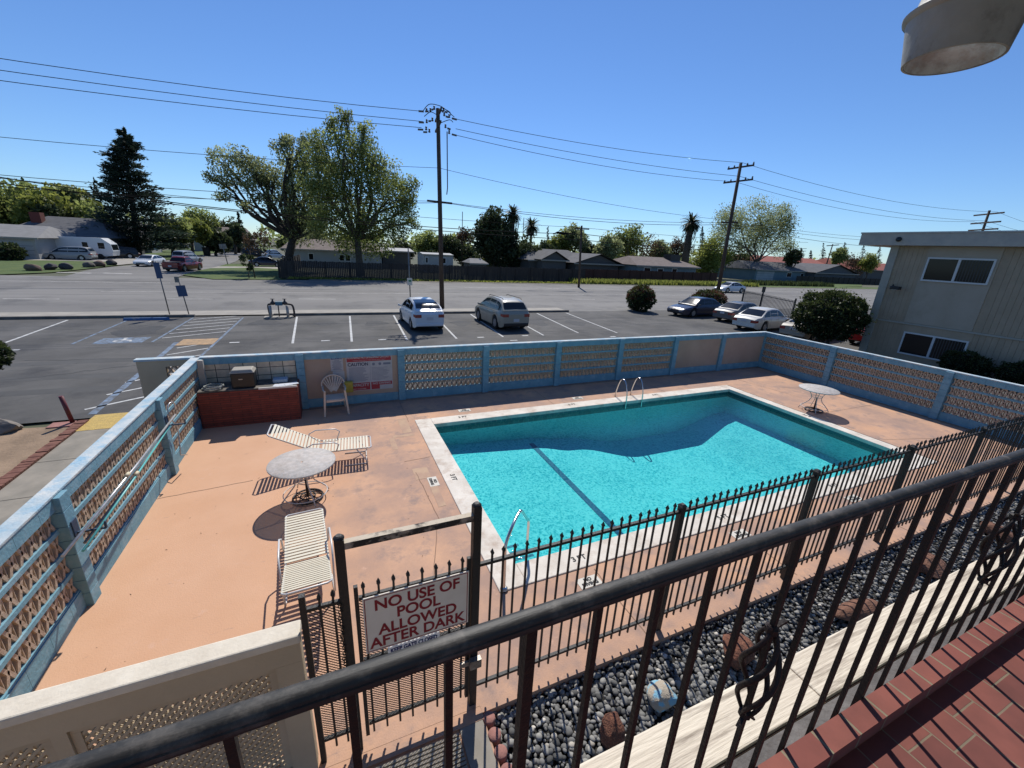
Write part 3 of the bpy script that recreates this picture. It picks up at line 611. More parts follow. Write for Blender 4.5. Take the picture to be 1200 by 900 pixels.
for a, b in ((-3, 2.0), (2.004, 5.1), (5.104, 9)): MB().box((a, .655, 2.14), (b, .868, 2.40)).build('beam_length', wood, B_, bevel=.01); MB().box((a, .648, 2.12), (b, .6525, 2.385)).build('beam_side', mat('brown_beam_side', (.10, .06, .035), .9, (.16, .10, .06), 3, 8, stretch=(.5, 4, 4)), B_)  # thin brown sheet over the beam's side facing the railing

rail = thing('balcony_railing', 'black iron balcony railing with moulded handrail in the foreground', 'railing', (0, .5, 2.7))
hr = mat('handrail_paint', (.022, .022, .022), .55, (.045, .044, .042), 3, 10, .08, 60, thr=(.45, .75), stretch=(.6, 4, 4), dirt=(.12, .11, .10), dscale=14, spec=.4)
prof = [(a*.47, 3.7145+(b-3.70)*.45) for a, b in [(-.034, 3.706), (-.034, 3.720), (-.029, 3.724), (-.034, 3.731), (-.033, 3.745), (-.024, 3.757), (-.010, 3.762), (.010, 3.762), (.024, 3.757), (.033, 3.745), (.034, 3.731), (.029, 3.724), (.034, 3.720), (.034, 3.706), (.018, 3.700), (-.018, 3.700)]]
o = MB(); nX = 60; vs = []
for i in range(nX+1):
    x = -1.6+9.6*i/nX
    for (y, z) in prof: vs.append((x, .5+y, z+.0012*math.sin(x*3.1)))
k = len(prof); o.add(vs, [(i*k+j, (i+1)*k+j, (i+1)*k+(j+1) % k, i*k+(j+1) % k) for i in range(nX) for j in range(k)], True)
o.build('handrail', hr, rail, sharp=38)
o = MB(); o.box((-1.6, .4895, 3.706), (8, .5105, 3.7142)); o.build('top_channel', iron, rail)
ibal = mat('baluster_iron', (.010, .007, .0065), .6, (.022, .012, .010), 8, 8, .3, 60, spec=.35)
bx_ = []
for j in range(-1, 6):
    x0 = .285+1.528*j
    o = MB(); o.box((x0-.0105, .4895, 2.58), (x0+.0105, .5105, 3.7055)); o.build('railing_post', ibal, rail)
    for k in range(1, 10):
        x = x0+.1528*k+R.uniform(-.003, .003)
        if x > 8: continue
        o = MB(); t = R.uniform(-.004, .004); o.bar((x+t, .5, 2.665), (x, .5, 3.7055), .0132, .0132, (0, 1, 0)); o.build('baluster', ibal, rail)
        if k == 5 and -.2 < x < 7: bx_.append(x)
for x in bx_:                                     # twisted basket ornament on the middle baluster
    o = MB(); zt, zb = 3.39, 3.06
    for q in range(4):
        pts = []; rr = []
        for i in range(25):
            t = i/24; a = q*math.pi/2+t*math.pi*1.15; r_ = .010+.036*math.sin(math.pi*t)**.8
            pts.append((x+r_*math.cos(a), .5+r_*math.sin(a), zb+(zt-zb)*t)); rr.append(.0055+.003*math.sin(math.pi*t))
        o.tube(pts, rr, 6)
    for z in (zb, zt): o.lathe([(.009, z-.016), (.018, z-.009), (.018, z+.009), (.009, z+.016)], (x, .5, 0), 8, smooth=False)
    for sx in (-1, 1):                            # little leaves at collars
        for z, dz in ((zb, -.03), (zt, .03)): o.bar((x, .5, z), (x+sx*.035, .5-.01, z+dz), .012, .006)
    o.build('basket_ornament', ibal, rail)
# roof soffit above (out of frame) that carries the lamp
sof = mat('soffit', (.45, .42, .38), .9)
struct(MB().box((-3, -3, 5.72), (9, .95, 5.84)).build('balcony_roof', sof))
lamp = thing('ceiling_lamp', 'weathered grey drum shaped lamp hanging from the balcony roof', 'lamp', (1.70, .815, 4.935))
lm = mat('lamp_grey', (.34, .34, .31), .6, (.25, .25, .225), 5, 9, .2, 30, dirt=(.07, .06, .05), dscale=6)
o = MB(); pr = [(.105, .0), (.111, .0), (.128, .105), (.137, .110), (.139, .120), (.126, .123), (.116, .135), (.108, .17), (.05, .195), (.0, .20)]; o.lathe(pr, (1.70, .815, 4.935), 40, cap=False); o.build('lamp_shade', lm, lamp, sharp=50)
o = MB(); o.lathe([(.1045, .001), (.100, .025), (.075, .042), (0, .046)], (1.70, .815, 4.935), 40, cap=False); o.build('lens', mat('dirty_lens', (.72, .88, .98), .5, (.52, .64, .74), 14, 10, .4, 60, thr=(.4, .6), dirt=(.40, .42, .42), dscale=14), lamp)
o = MB(); o.tube([(1.70, .815, 5.13), (1.70, .815, 5.72)], .012, 8); o.lathe([(.06, 5.70), (.055, 5.68), (.015, 5.66)], (1.70, .815, 0), 16); o.build('stem', lm, lamp)

# ------------------------------------------------------------------ pebble bed
struct(MB().quad((1.05, -2, -.10), (XR+.2, -2, -.10), (XR+.2, 2.66, -.10), (1.05, 2.66, -.10)).build('pebble_bed_soil', mat('bed_soil', (.02, .019, .018), 1., (.035, .033, .03), 20)))
pm = bpy.data.materials.new('river_pebbles'); pm.use_nodes = True; nt = pm.node_tree; b = nt.nodes['Principled BSDF']; b.inputs['Roughness'].default_value = .85
at = nt.nodes.new('ShaderNodeAttribute'); at.attribute_name = 'tint'; cr = nt.nodes.new('ShaderNodeValToRGB'); cr.color_ramp.interpolation = 'LINEAR'
cs = [(0, (.06, .06, .058)), (.35, (.15, .148, .14)), (.6, (.235, .23, .215)), (.8, (.33, .32, .29)), (.93, (.45, .41, .35)), (1, (.6, .55, .48))]
cr.color_ramp.elements[0].position = 0; cr.color_ramp.elements[0].color = (*cs[0][1], 1); cr.color_ramp.elements[1].position = 1; cr.color_ramp.elements[1].color = (*cs[-1][1], 1)
for p_, c_ in cs[1:-1]: e = cr.color_ramp.elements.new(p_); e.color = (*c_, 1)
nt.links.new(at.outputs['Fac'], cr.inputs[0]); nt.links.new(cr.outputs[0], b.inputs['Base Color'])
ico = []
for j, (la, n_) in enumerate(((90, 1), (45, 5), (0, 6), (-50, 5), (-90, 1))):
    for i in range(n_): a = 2*math.pi*(i+.5*(j % 2))/n_; ico.append((math.cos(rad(la))*math.cos(a), math.cos(rad(la))*math.sin(a), math.sin(rad(la))))
import bmesh
bm = bmesh.new(); bmesh.ops.create_icosphere(bm, subdivisions=2, radius=1); sv_ = [v.co.copy() for v in bm.verts]; sf_ = [tuple(v.index for v in f.verts) for f in bm.faces]; bm.free()
bm = bmesh.new(); bmesh.ops.create_icosphere(bm, subdivisions=1, radius=1); lv_ = [v.co.copy() for v in bm.verts]; lf_ = [tuple(v.index for v in f.verts) for f in bm.faces]; bm.free()
PB = MB(); V_ = []; F_ = []; T_ = []
x = 1.12
while x < 14.5:
    step = .043 if x < 5 else .054
    y = .55
    while y < 2.66:
        px, py = x+R.uniform(-.024, .024), y+R.uniform(-.024, .024); s = R.choice((.016, .020, .024, .028, .034))*R.uniform(.85, 1.1)
        Mx = Matrix.Translation((px, py, -.085+R.uniform(0, .03))) @ Euler((R.uniform(-.5, .5), R.uniform(-.5, .5), R.uniform(0, 6.3))).to_matrix().to_4x4() @ Matrix.Diagonal((s*R.uniform(1, 1.45), s, s*R.uniform(.6, .85), 1))
        sv__, sf__ = (sv_, sf_) if x < 3.6 else (lv_, lf_); oo = len(V_); V_ += [tuple(Mx @ v) for v in sv__]; F_ += [tuple(i+oo for i in f) for f in sf__]
        T_ += [min(1., max(.001, R.gauss(.42, .25)))]*len(sf__); y += step*R.uniform(.85, 1.1)
    x += step*.95
PB.v = V_; PB.f = F_; PB.sm = [True]*len(F_); PB.t = T_
pbo = PB.build('river_pebbles', pm); pbo['kind'] = 'stuff'; tag(pbo, 'smooth dark grey river pebbles filling the bed below the balcony', 'pebbles'); pbo['kind'] = 'stuff'
# scalloped pink edging and slab beside it
pk = mat('pink_edging', (.36, .17, .14), .9, (.28, .13, .11), 6, 8, .4, 30)
o = MB()
for k in range(22):
    y = 2.58-.155*k; o.lathe([(.0, .02), (.055, .02), (.062, .01), (.062, -.08)], (1.095, y, 0), 14, cap=False)
tag(o.build('scalloped_edging', pk), 'scalloped pink concrete edging along the left end of the pebble bed', 'edging')
struct(MB().box((.80, -.8, -.01), (1.03, 2.62, .012)).build('walk_slab', mat('walk_slab_concrete', (.30, .27, .23), .9, (.24, .215, .18), 3, 8)))
struct(MB().box((-.3, 2.585, -.01), (1.05, 2.66, .016)).build('gate_threshold', dk))
o = MB(); y = 2.54
while y > .9: o.bar((-.25, y, .014), (.78, y, .014), .022, .018); y -= .034
tag(o.build('ribbed_mat', mat('ribbed_mat_beige', (.34, .30, .24), .9, (.27, .235, .19), 4)), 'ribbed beige floor mat lying in front of the pool gate', 'mat')

# rocks
def rock(name, label, c, dims, m, seed, rz=0., sub=3, group=None, rough=.18, cat='rock'):
    r = random.Random(seed); bm = bmesh.new(); bmesh.ops.create_icosphere(bm, subdivisions=sub, radius=1); ph = [r.uniform(0, 6.3) for _ in range(9)]
    ax = [Vector((r.uniform(-1, 1), r.uniform(-1, 1), r.uniform(-1, 1))) for _ in range(7)]
    for v in bm.verts:
        p = v.co.copy(); n = sum(math.sin(p.dot(a)*(2.0+i*1.1)+ph[i])/(1+i*.5) for i, a in enumerate(ax)); v.co = p*(1+rough*n*.5)
        for a in ax[:4]:
            an = a.normalized(); dd = v.co.dot(an)
            if dd > .72: v.co -= an*(dd-.72)*.8
        v.co += Vector((r.uniform(-1, 1), r.uniform(-1, 1), r.uniform(-1, 1)))*.025
    me = bpy.data.meshes.new(name); bm.to_mesh(me); bm.free(); me.materials.append(m)
    for p in me.polygons: p.use_smooth = True
    me.set_sharp_from_angle(angle=rad(32))
    ob = bpy.data.objects.new(name, me); COL.objects.link(ob); ob.location = c; ob.scale = (dims[0]/2, dims[1]/2, dims[2]/2); ob.rotation_euler = (0, 0, rz); return tag(ob, label, cat, group)
lava = mat('lava_rock', (.20, .075, .045), .95, (.10, .045, .03), 3, 10, 1., 9, dirt=(.30, .14, .08), dscale=5)
rock('lava_rock', 'upright dark red lava rock nearest the camera in the pebble bed', (2.15, 2.03, .05), (.24, .30, .36), lava, 3)
rock('painted_rock', 'pale rock with light blue paint in the pebble bed', (2.83, 2.12, .02), (.34, .32, .24), mat('pale_blue_rock', (.42, .36, .28), .9, (.22, .45, .58), 1.6, 6, .6, 9, thr=(.48, .56)), 5)
rock('lava_rock', 'reddish rock lying just past the pale blue rock', (4.02, 2.17, .04), (.42, .36, .30), lava, 8, .6)
rock('lava_rock', 'elongated brown rock lying along the middle of the pebble bed', (6.1, 2.0, .03), (.75, .32, .26), mat('brown_rock', (.23, .11, .07), .95, (.12, .06, .04), 2, 8, .8, 8), 11, -.25)
rock('lava_rock', 'brown and tan rock lying between elongated rock and far end of the bed', (8.2, 2.1, .03), (.6, .4, .3), MATS['brown_rock'], 14, .2)
rock('lava_rock', 'farthest brown rock at the right end of the pebble bed', (10.5, 2.15, .03), (.55, .38, .3), MATS['brown_rock'], 17, .9)

# ------------------------------------------------------------------ patio furniture
alw = mat('white_metal_paint', (.60, .58, .55), .45, (.42, .40, .37), 8, 8, thr=(.5, .8)); topm = mat('textured_tabletop', (.70, .66, .61), .5, (.52, .49, .45), 16, 8, .5, 120, dirt=(.42, .38, .33), dscale=5)
nt = topm.node_tree; N = nt.nodes; trn = N.new('ShaderNodeBsdfTransparent'); mxt = N.new('ShaderNodeMixShader'); mxt.inputs[0].default_value = .30   # woven see-through top
nt.links.new(N['Principled BSDF'].outputs[0], mxt.inputs[1]); nt.links.new(trn.outputs[0], mxt.inputs[2]); nt.links.new(mxt.outputs[0], N['Material Output'].inputs[0])
def scroll_table(label, loc, rz):
    T = thing('patio_table', label, 'table', (*loc, 0), rz, 'round white patio tables'); z = .72; r = .53
    o = MB(); o.lathe([(.02, z), (r-.01, z), (r, z-.008), (r, z-.028), (r-.015, z-.03), (r-.02, z-.008), (.02, z-.008)], (0, 0, 0), 56, cap=False); o.build('tabletop', topm, T, world=False, sharp=40)
    o = MB(); o.tube([((r-.01)*math.cos(t), (r-.01)*math.sin(t), z-.018) for t in [i*2*math.pi/40 for i in range(41)]], .013, 6, cap=False)
    for i in range(6): a = i*math.pi/3+.3; o.bar((.04*math.cos(a), .04*math.sin(a), z-.02), ((r-.02)*math.cos(a), (r-.02)*math.sin(a), z-.02), .018, .012)
    o.build('support_ring', alw, T, world=False)
    for q in range(4):
        a = q*math.pi/2+.4; c, s = math.cos(a), math.sin(a)
        pr = [(.30, .69), (.22, .60), (.15, .50), (.13, .40), (.17, .30), (.27, .20), (.36, .10), (.40, .02)]
        o = MB(); o.tube([(r_*c, r_*s, z_) for r_, z_ in pr], .011, 8); o.build('leg', alw, T, world=False)
    o = MB(); 
    for r_, z_ in ((.15, .46), (.35, .12)): o.tube([(r_*math.cos(t), r_*math.sin(t), z_) for t in [i*2*math.pi/28 for i in range(29)]], .008, 6, cap=False); 
    o.build('leg_ring', alw, T, world=False)
    return T
t1 = scroll_table('round white patio table standing beside the reclined lounger', (-.67, 7.13), 0)
t2 = dup(t1, (13.68, 7.27, 0), .3, 'round white patio table at the far side of the pool')
def ubase(label, loc):
    U = thing('umbrella_base', label, 'umbrella base', (*loc, 0), 0, 'black umbrella bases'); bl = mat('black_cast', (.015, .015, .015), .5)
    o = MB(); o.tube([(.24*math.cos(t), .24*math.sin(t), .03) for t in [i*2*math.pi/28 for i in range(29)]], .016, 6, cap=False); o.tube([(.12*math.cos(t), .12*math.sin(t), .05) for t in [i*2*math.pi/20 for i in range(21)]], .012, 6, cap=False)
    for q in range(8):
        a = q*math.pi/4; o.tube([(.03*math.cos(a), .03*math.sin(a), .07), (.13*math.cos(a+.2), .13*math.sin(a+.2), .06), (.24*math.cos(a), .24*math.sin(a), .03)], .009, 5)
    o.build('base_ring', bl, U, world=False); MB().tube([(0, 0, .03), (0, 0, .44)], .024, 12).build('tube', bl, U, world=False); return U
ub = ubase('black umbrella base under the table beside the loungers', (-.64, 7.12)); dup(ub, (13.68, 7.25, 0), .5, 'black umbrella base under the table at the far side of the pool')
strap = mat('vinyl_strap', (.66, .60, .46), .5, (.60, .55, .42), 3, spec=.6); alu = mat('white_tube', (.64, .64, .63), .3, (.55, .55, .54), 5, spec=.7)
def chaise(label, loc, rz, back_deg, W=.58, seat=1.08, back=.80, hz=.36):
    """local x: foot at +x, head at -x; hinge at x=0"""
    C = thing('chaise_lounge', label, 'sun lounger', (*loc, 0), rz); a = rad(back_deg); y = W/2
    o = MB(); o.tube([(0, -y, hz), (seat, -y, hz), (seat+.03, -y+.03, hz), (seat+.03, y-.03, hz), (seat, y, hz), (0, y, hz)], .013, 8); o.build('seat_frame', alu, C, world=False)
    bp2 = lambda t, yy: (-t*math.cos(a), yy, hz+t*math.sin(a))
    o = MB(); o.tube([bp2(0, -y), bp2(back-.04, -y), bp2(back, -y+.04), bp2(back, y-.04), bp2(back-.04, y), bp2(0, y)], .013, 8); o.build('back_frame', alu, C, world=False)
    n = int(seat/.062)
    o = MB()
    for i in range(n): x = .035+i*(seat-.04)/n; o.box((x, -y-.012, hz+.004), (x+.040, y+.012, hz+.016))
    o.build('seat_straps', strap, C, world=False)
    o = MB(); n = int(back/.062)
    for i in range(n):
        t = .03+i*(back-.06)/n; p = [bp2(t, -y-.012), bp2(t+.04, -y-.012), bp2(t+.04, y+.012), bp2(t, y+.012)]; nrm = Vector((math.sin(a), 0, math.cos(a)))*.014
        v = [Vector(q)+nrm*.4 for q in p]+[Vector(q)+nrm for q in p]; o.add(v, [(0,1,2,3),(7,6,5,4),(0,4,5,1),(1,5,6,2),(2,6,7,3),(3,7,4,0)])
    o.build('back_straps', strap, C, world=False)
    for s in (-1, 1):
        o = MB(); o.tube([(seat-.25, s*y, hz-.01), (seat-.05, s*(y+.0), .04), (seat-.1, s*(y), .012), (seat-.5, s*y, .012)], .012, 8); o.build('leg', alu, C, world=False)
        o = MB(); o.tube([(.02, s*(y+.02), .012), (-.25, s*(y+.03), .012), (-.33, s*(y+.035), .05), (-.30, s*(y+.04), .30), (-.22, s*(y+.05), .52), (-.10, s*(y+.055), .585), (.28, s*(y+.055), .575), (.36, s*(y+.04), .52), (.30, s*(y+.02), hz)], .012, 8); o.build('armrest', alu, C, world=False)
    o = MB(); o.tube([(seat-.07, -y, .03), (seat-.07, y, .03)], .011, 8); o.build('foot_bar', alu, C, world=False); return C
chaise('white strapped chaise lounge with raised back beside the round table', (-.42, 8.38), rad(-3), 29, W=.55, seat=.93, back=.98)
chaise('white strapped chaise lounge nearest the gate, almost flat', (-.55, 5.02), rad(94), 20, W=.50, seat=1.1, back=.92)
# resin chair
rs = mat('white_resin', (.62, .53, .42), .45, (.52, .44, .35), 3)
C = thing('plastic_chair', 'white fan back plastic armchair standing against the sign wall', 'chair', (-.10, 11.18, 0), rad(4)); fz = .43
o = MB(); o.box((-.23, -.24, fz-.02), (.23, .22, fz)); o.box((-.23, -.245, fz-.07), (.23, -.225, fz-.02)); o.build('seat', rs, C, world=False, bevel=.01)
for sx in (-1, 1):
    o = MB(); o.bar((sx*.24, -.22, .66), (sx*.29, -.30, 0), .045, .03); o.build('leg', rs, C, world=False)
    o = MB(); o.bar((sx*.23, .20, fz), (sx*.27, .30, 0), .04, .03); o.build('leg', rs, C, world=False)
    o = MB(); o.tube([(sx*.24, -.25, .64), (sx*.27, -.1, .67), (sx*.27, .1, .67), (sx*.25, .2, .66)], .022, 6); o.build('armrest', rs, C, world=False)
o = MB()
for i in range(9):
    a = rad(-64+16*i); r0, r1 = .06, .40; c0 = (0, .21, fz+.04)
    p = (c0[0]+math.sin(a)*r0, .20, c0[2]+math.cos(a)*r0); q = (math.sin(a)*r1*.68, .30, c0[2]+math.cos(a)*r1*.55+.22)
    o.bar(p, q, .026, .012, (0, 1, 0))
rim_ = [(math.sin(rad(t))*.28, .20+.10*(.5+.5*math.cos(rad(t))), fz+.26+math.cos(rad(t))*.245) for t in range(-115, 116, 10)]; o.tube(rim_, .02, 6); o.build('backrest', rs, C, world=False)
tag(MB().box((.16, 11.40, .42), (.38, 11.52, .73)).build('yellow_bag', mat('yellow_plastic', (.42, .33, .04), .6, (.30, .24, .03), 5), bevel=.03), 'yellow container tucked behind the white plastic chair', 'container')

# ------------------------------------------------------------------ brick counter and clutter
rb = brickmat('counter_brick', (.26, .055, .035), (.17, .04, .03), (.07, .035, .028), .40, .055, .007, 'XZ', .85)
ct = thing('brick_counter', 'low red brick counter in the shaded corner of the deck', 'counter', (-1.95, 11.2, 0))
MB().box((-2.98, 10.9, -.02), (-.92, 11.62, .86)).build('brick_base', rb, ct)
MB().box((-2.97, 10.92, .861), (-.95, 11.62, .895)).build('countertop', mat('dirty_tile', (.05, .045, .04), .6, (.14, .12, .10), 4, 8), ct)
MB().box((-1.75, 10.88, .862), (-.93, 10.915, .905)).build('white_edge', mat('white_trim', (.6, .58, .54), .6), ct)
gr = thing('portable_grill', 'black box grill with pale lid standing on the brick counter', 'grill', (-2.05, 11.2, .9))
o = MB(); o.box((-2.30, 11.0, .90), (-1.82, 11.38, 1.26)); o.build('body', mat('grill_black', (.012, .012, .012), .4), gr, bevel=.02)
o = MB(); o.add([(-2.32, 10.98, 1.262), (-1.80, 10.98, 1.262), (-1.80, 11.4, 1.262), (-2.32, 11.4, 1.262), (-2.26, 11.04, 1.34), (-1.86, 11.04, 1.34), (-1.86, 11.35, 1.34), (-2.26, 11.35, 1.34)], [(0,3,2,1),(4,5,6,7),(0,1,5,4),(1,2,6,5),(2,3,7,6),(3,0,4,7)]); o.build('lid', mat('grill_lid', (.33, .30, .24), .5), gr, bevel=.015)
MB().cbox((-2.1, 10.985, 1.12), (.08, .012, .02)).build('handle', mat('steel', (.4, .4, .4), .35, metal=.8), gr)
o = MB(); rr_ = random.Random(5)
for k in range(7):
    r_ = .14+.02*rr_.random(); ph = rr_.uniform(0, 6); o.tube([(-2.72+.03*k/3+r_*1.25*math.cos(t+ph), 11.1+r_*.8*math.sin(t+ph), .91+.012*k+.01*math.sin(3*t)) for t in [i*.35 for i in range(19)]], .008, 5)
tag(o.build('hose_coil', mat('pale_hose', (.36, .38, .36), .5)), 'coil of pale vacuum hose lying on the brick counter', 'hose')
tag(MB().box((-1.48, 11.2, .897), (-1.15, 11.45, .99)).build('plastic_tub', mat('pale_tub', (.32, .38, .44), .5), bevel=.02), 'pale blue plastic tub on the brick counter beside the grill', 'tub')
o = MB()
for k in range(3): M_ = Matrix.Translation((-1.3+.12*k, 11.02+.02*k, .899+.004*k)) @ Matrix.Rotation(.3*k-.2, 4, 'Z'); o.cbox((0, 0, 0), (.3, .18, .003), M_)
tag(o.build('loose_papers', mat('paper', (.55, .57, .6), .8)), 'loose white papers on the right end of the brick counter', 'papers')

# ------------------------------------------------------------------ wall signs
def flat(x0, z0, x1, z1, y, m, name, p): return PL(MB(), x0, z0, x1, z1, y).build(name, m, p)
Yw = YF+.02-.001; wsg = mat('sign_face', (.48, .47, .46), .6, (.42, .41, .40), 4); srd = mat('sign_red', (.36, .03, .04), .6); snv = mat('sign_navy', (.03, .06, .20), .6); sgr = mat('sign_grey_text', (.17, .19, .24), .7)
W1 = thing('warning_sign', 'large red and white pool sign reading WARNING NO LIFEGUARD ON DUTY and CAUTION', 'sign', (.86, Yw, .88)); y = Yw-.012
MB().box((.25, Yw-.01, .37), (1.46, Yw, 1.40)).build('sign_board', wsg, W1)
flat(.27, 1.21, 1.44, 1.385, y, srd, 'red_band', W1); flat(.27, .385, .84, .60, y, srd, 'red_band', W1); flat(.87, .385, 1.10, .60, y, srd, 'red_band', W1); flat(1.10, .50, 1.44, .60, y, srd, 'red_band', W1)
text('sign_lettering', 'WARNING: NO LIFEGUARD ON DUTY', .085, wsg, W1, MX((.855, y-.002, 1.325)), off=.003, sx=.80); text('sign_lettering', 'CHILDREN UNDER AGE OF 14 MUST HAVE AN ADULT PRESENT', .032, wsg, W1, MX((.855, y-.002, 1.245)), sx=.95)
text('sign_lettering', 'CAUTION', .125, mat('sign_black', (.04, .05, .09), .7), W1, MX((.555, y, 1.13)), off=.004, sx=.95)
text('sign_lettering', 'CAPACITY', .115, wsg, W1, MX((.555, y-.002, .53)), off=.003, sx=.95); text('sign_lettering', 'NO DIVING', .085, wsg, W1, MX((1.155, y-.002, .55)), off=.002, sx=1.1)
text('sign_lettering', 'NOT TO EXCEED', .045, wsg, W1, MX((.555, y-.002, .42)), off=.001)
o = MB(); rt = random.Random(3)
for i in range(14): z = 1.05-.03*i; PL(o, .31, z-.012, .31+rt.uniform(.36, .5), z, y)
for i in range(11): z = 1.02-.035*i; PL(o, .90, z-.01, .90+rt.uniform(.3, .5), z, y)
o.build('fine_print', sgr, W1)
o = MB(); PL(o, .862, .64, .868, 1.19, y); o.build('divider', sgr, W1)
o = MB(); o.prism([(0, 0)], 0, 0) if False else None
for cx in (.96, 1.13): o.lathe([(.0, 0), (.04, 0)], (cx, y-.001, 1.12), 14, Matrix.Rotation(rad(90), 3, 'X').to_4x4(), False, False)
PL(o, 1.22, 1.09, 1.42, 1.15, y); o.build('pictogram', sgr, W1)
W2 = thing('notice_sign', 'narrow white notice with navy header posted beside the large warning sign', 'sign', (0, Yw, 1.1)); 
MB().box((-.135, Yw-.008, .985), (.175, Yw, 1.405)).build('sign_board', wsg, W2); flat(-.125, 1.31, .165, 1.395, Yw-.009, snv, 'navy_header', W2)
text('sign_lettering', 'NOTICE', .08, wsg, W2, MX((.02, Yw-.0105, 1.352)), off=.002)
o = MB()
for i in range(9): z = 1.28-.031*i; a = rt.uniform(.06, .13); PL(o, .02-a, z-.014, .02+a, z, Yw-.009)
o.build('fine_print', sgr, W2)
W3 = thing('pictogram_sign', 'small white sign with black pictogram below the navy headed notice', 'sign', (0, Yw, .8)); MB().box((-.10, Yw-.008, .62), (.19, Yw, .975)).build('sign_board', wsg, W3)
o = MB(); o.bar((.03, Yw-.0095, .86), (.09, Yw-.0095, .79), .035, .002, (0, 1, 0)); o.bar((.0, Yw-.0092, .83), (.06, Yw-.0098, .84), .03, .002, (0, 1, 0)); o.lathe([(0, 0), (.022, 0)], (.0, Yw-.0095, .87), 12, Matrix.Rotation(rad(90), 3, 'X').to_4x4(), False, False); o.build('pictogram', MATS['sign_black'], W3)
o = MB(); PL(o, -.07, .66, .14, .68, Yw-.009); PL(o, -.05, .70, .12, .715, Yw-.009); o.build('fine_print', sgr, W3)

# ------------------------------------------------------------------ pool poles on the left wall
def pole(label, a, b, r, m, tip=None):
    P_ = thing('pool_pole', label, 'pole', a, 0); P_['group'] = 'pool cleaning poles hung on the left wall'
    MB().tube([a, ((a[0]+b[0])/2, (a[1]+b[1])/2, (a[2]+b[2])/2-.02), b], r, 10).build('shaft', m, P_)
    if tip: 
        d = (Vector(b)-Vector(a)).normalized(); c = Vector(a)+d*1.6; MB().tube([c, c+d*.09], r*1.5, 10).build('collar', tip, P_)
    return P_
wpm = mat('aluminium_pole', (.62, .62, .62), .3, (.4, .38, .35), 6, metal=.5)
pole('whitish aluminium pool pole, topmost of the three on the left wall', (-2.74, 4.95, 1.13), (-2.76, 8.75, 1.19), .016, wpm, mat('yellowed_collar', (.6, .52, .36), .6))
pole('turquoise pool pole hung just below the whitish one', (-2.68, 5.15, 1.02), (-2.78, 8.45, 1.10), .014, mat('teal_pole', (.12, .45, .44), .35), MATS['yellowed_collar'])
pole('dark grey pool pole, lowest of the three on the left wall', (-2.80, 5.45, .93), (-2.84, 8.1, 1.0), .015, mat('grey_pole', (.12, .13, .14), .4, (.2, .2, .2), 5), None)
for x, yy in ((-2.93, 5.62), (-2.93, 8.8)):
    o = MB(); o.box((-2.93, yy-.05, .95), (-2.915, yy+.05, 1.15)); o.bar((-2.92, yy, .98), (-2.66, yy, .98), .025, .02); o.bar((-2.66, yy, .98), (-2.655, yy, 1.07), .02, .02)
    tag(o.build('pole_hook', mat('navy_bracket', (.02, .05, .10), .6)), 'dark bracket on the %s post of the left wall carrying pool poles' % ('nearer' if yy < 6 else 'farther'), 'bracket')
o = MB(); pts = [(-2.86+.02*math.sin(t*2), 8.95+.16*math.cos(t), 1.16+.20*math.sin(t)) for t in [i*.3 for i in range(16)]]+[(-2.85, 9.0, .8), (-2.84, 8.9, .55), (-2.8, 8.7, .4), (-2.78, 8.95, .28)]
o.tube(pts, .011, 6); tag(o.build('hose_loop', MATS['aluminium_pole']), 'loop of pipe and hose hanging on the far post of the left wall', 'hose')

# ------------------------------------------------------------------ pool ladders
chrome = mat('stainless', (.62, .61, .59), .18, metal=1.)
def bez(pts, n=6):
    out = []; P = [Vector(p) for p in pts]
    for i in range(len(P)-1):
        p0, p1, p2, p3 = P[max(i-1, 0)], P[i], P[i+1], P[min(i+2, len(P)-1)]
        for k in range(n):
            t = k/n; out.append(.5*((2*p1)+(p2-p0)*t+(2*p0-5*p1+4*p2-p3)*t*t+(3*p1-p0-3*p2+p3)*t**3))
    out.append(P[-1]); return out
g_ = thing('grab_rail', 'stainless steel grab rail at the pool steps near the gate', 'handrail', (1.83, 4.0, 0))
MB().tube(bez([(1.83, 4.0, .0), (1.82, 4.0, .55), (1.83, 4.02, .72), (1.95, 4.12, .88), (2.12, 4.30, .93), (2.20, 4.36, .915), (2.36, 4.5, .66), (2.42, 4.55, .56), (2.43, 4.56, .3), (2.43, 4.56, -.5)]), .021, 12).build('rail', chrome, g_)
MB().lathe([(.055, .02), (.055, .03), (.03, .045), (.022, .05)], (1.83, 4.0, 0), 16).build('base_flange', chrome, g_)
l_ = thing('pool_ladder', 'two loop stainless ladder at the far edge of the pool', 'ladder', (8.5, 10, 0))
for x in (8.2, 8.82):
    MB().tube(bez([(x, 10.12, .0), (x, 10.06, .30), (x, 9.94, .60), (x, 9.82, .66), (x, 9.68, .58), (x, 9.57, .30), (x, 9.55, 0), (x, 9.55, -.22)]), .02, 10).build('rail', chrome, l_)


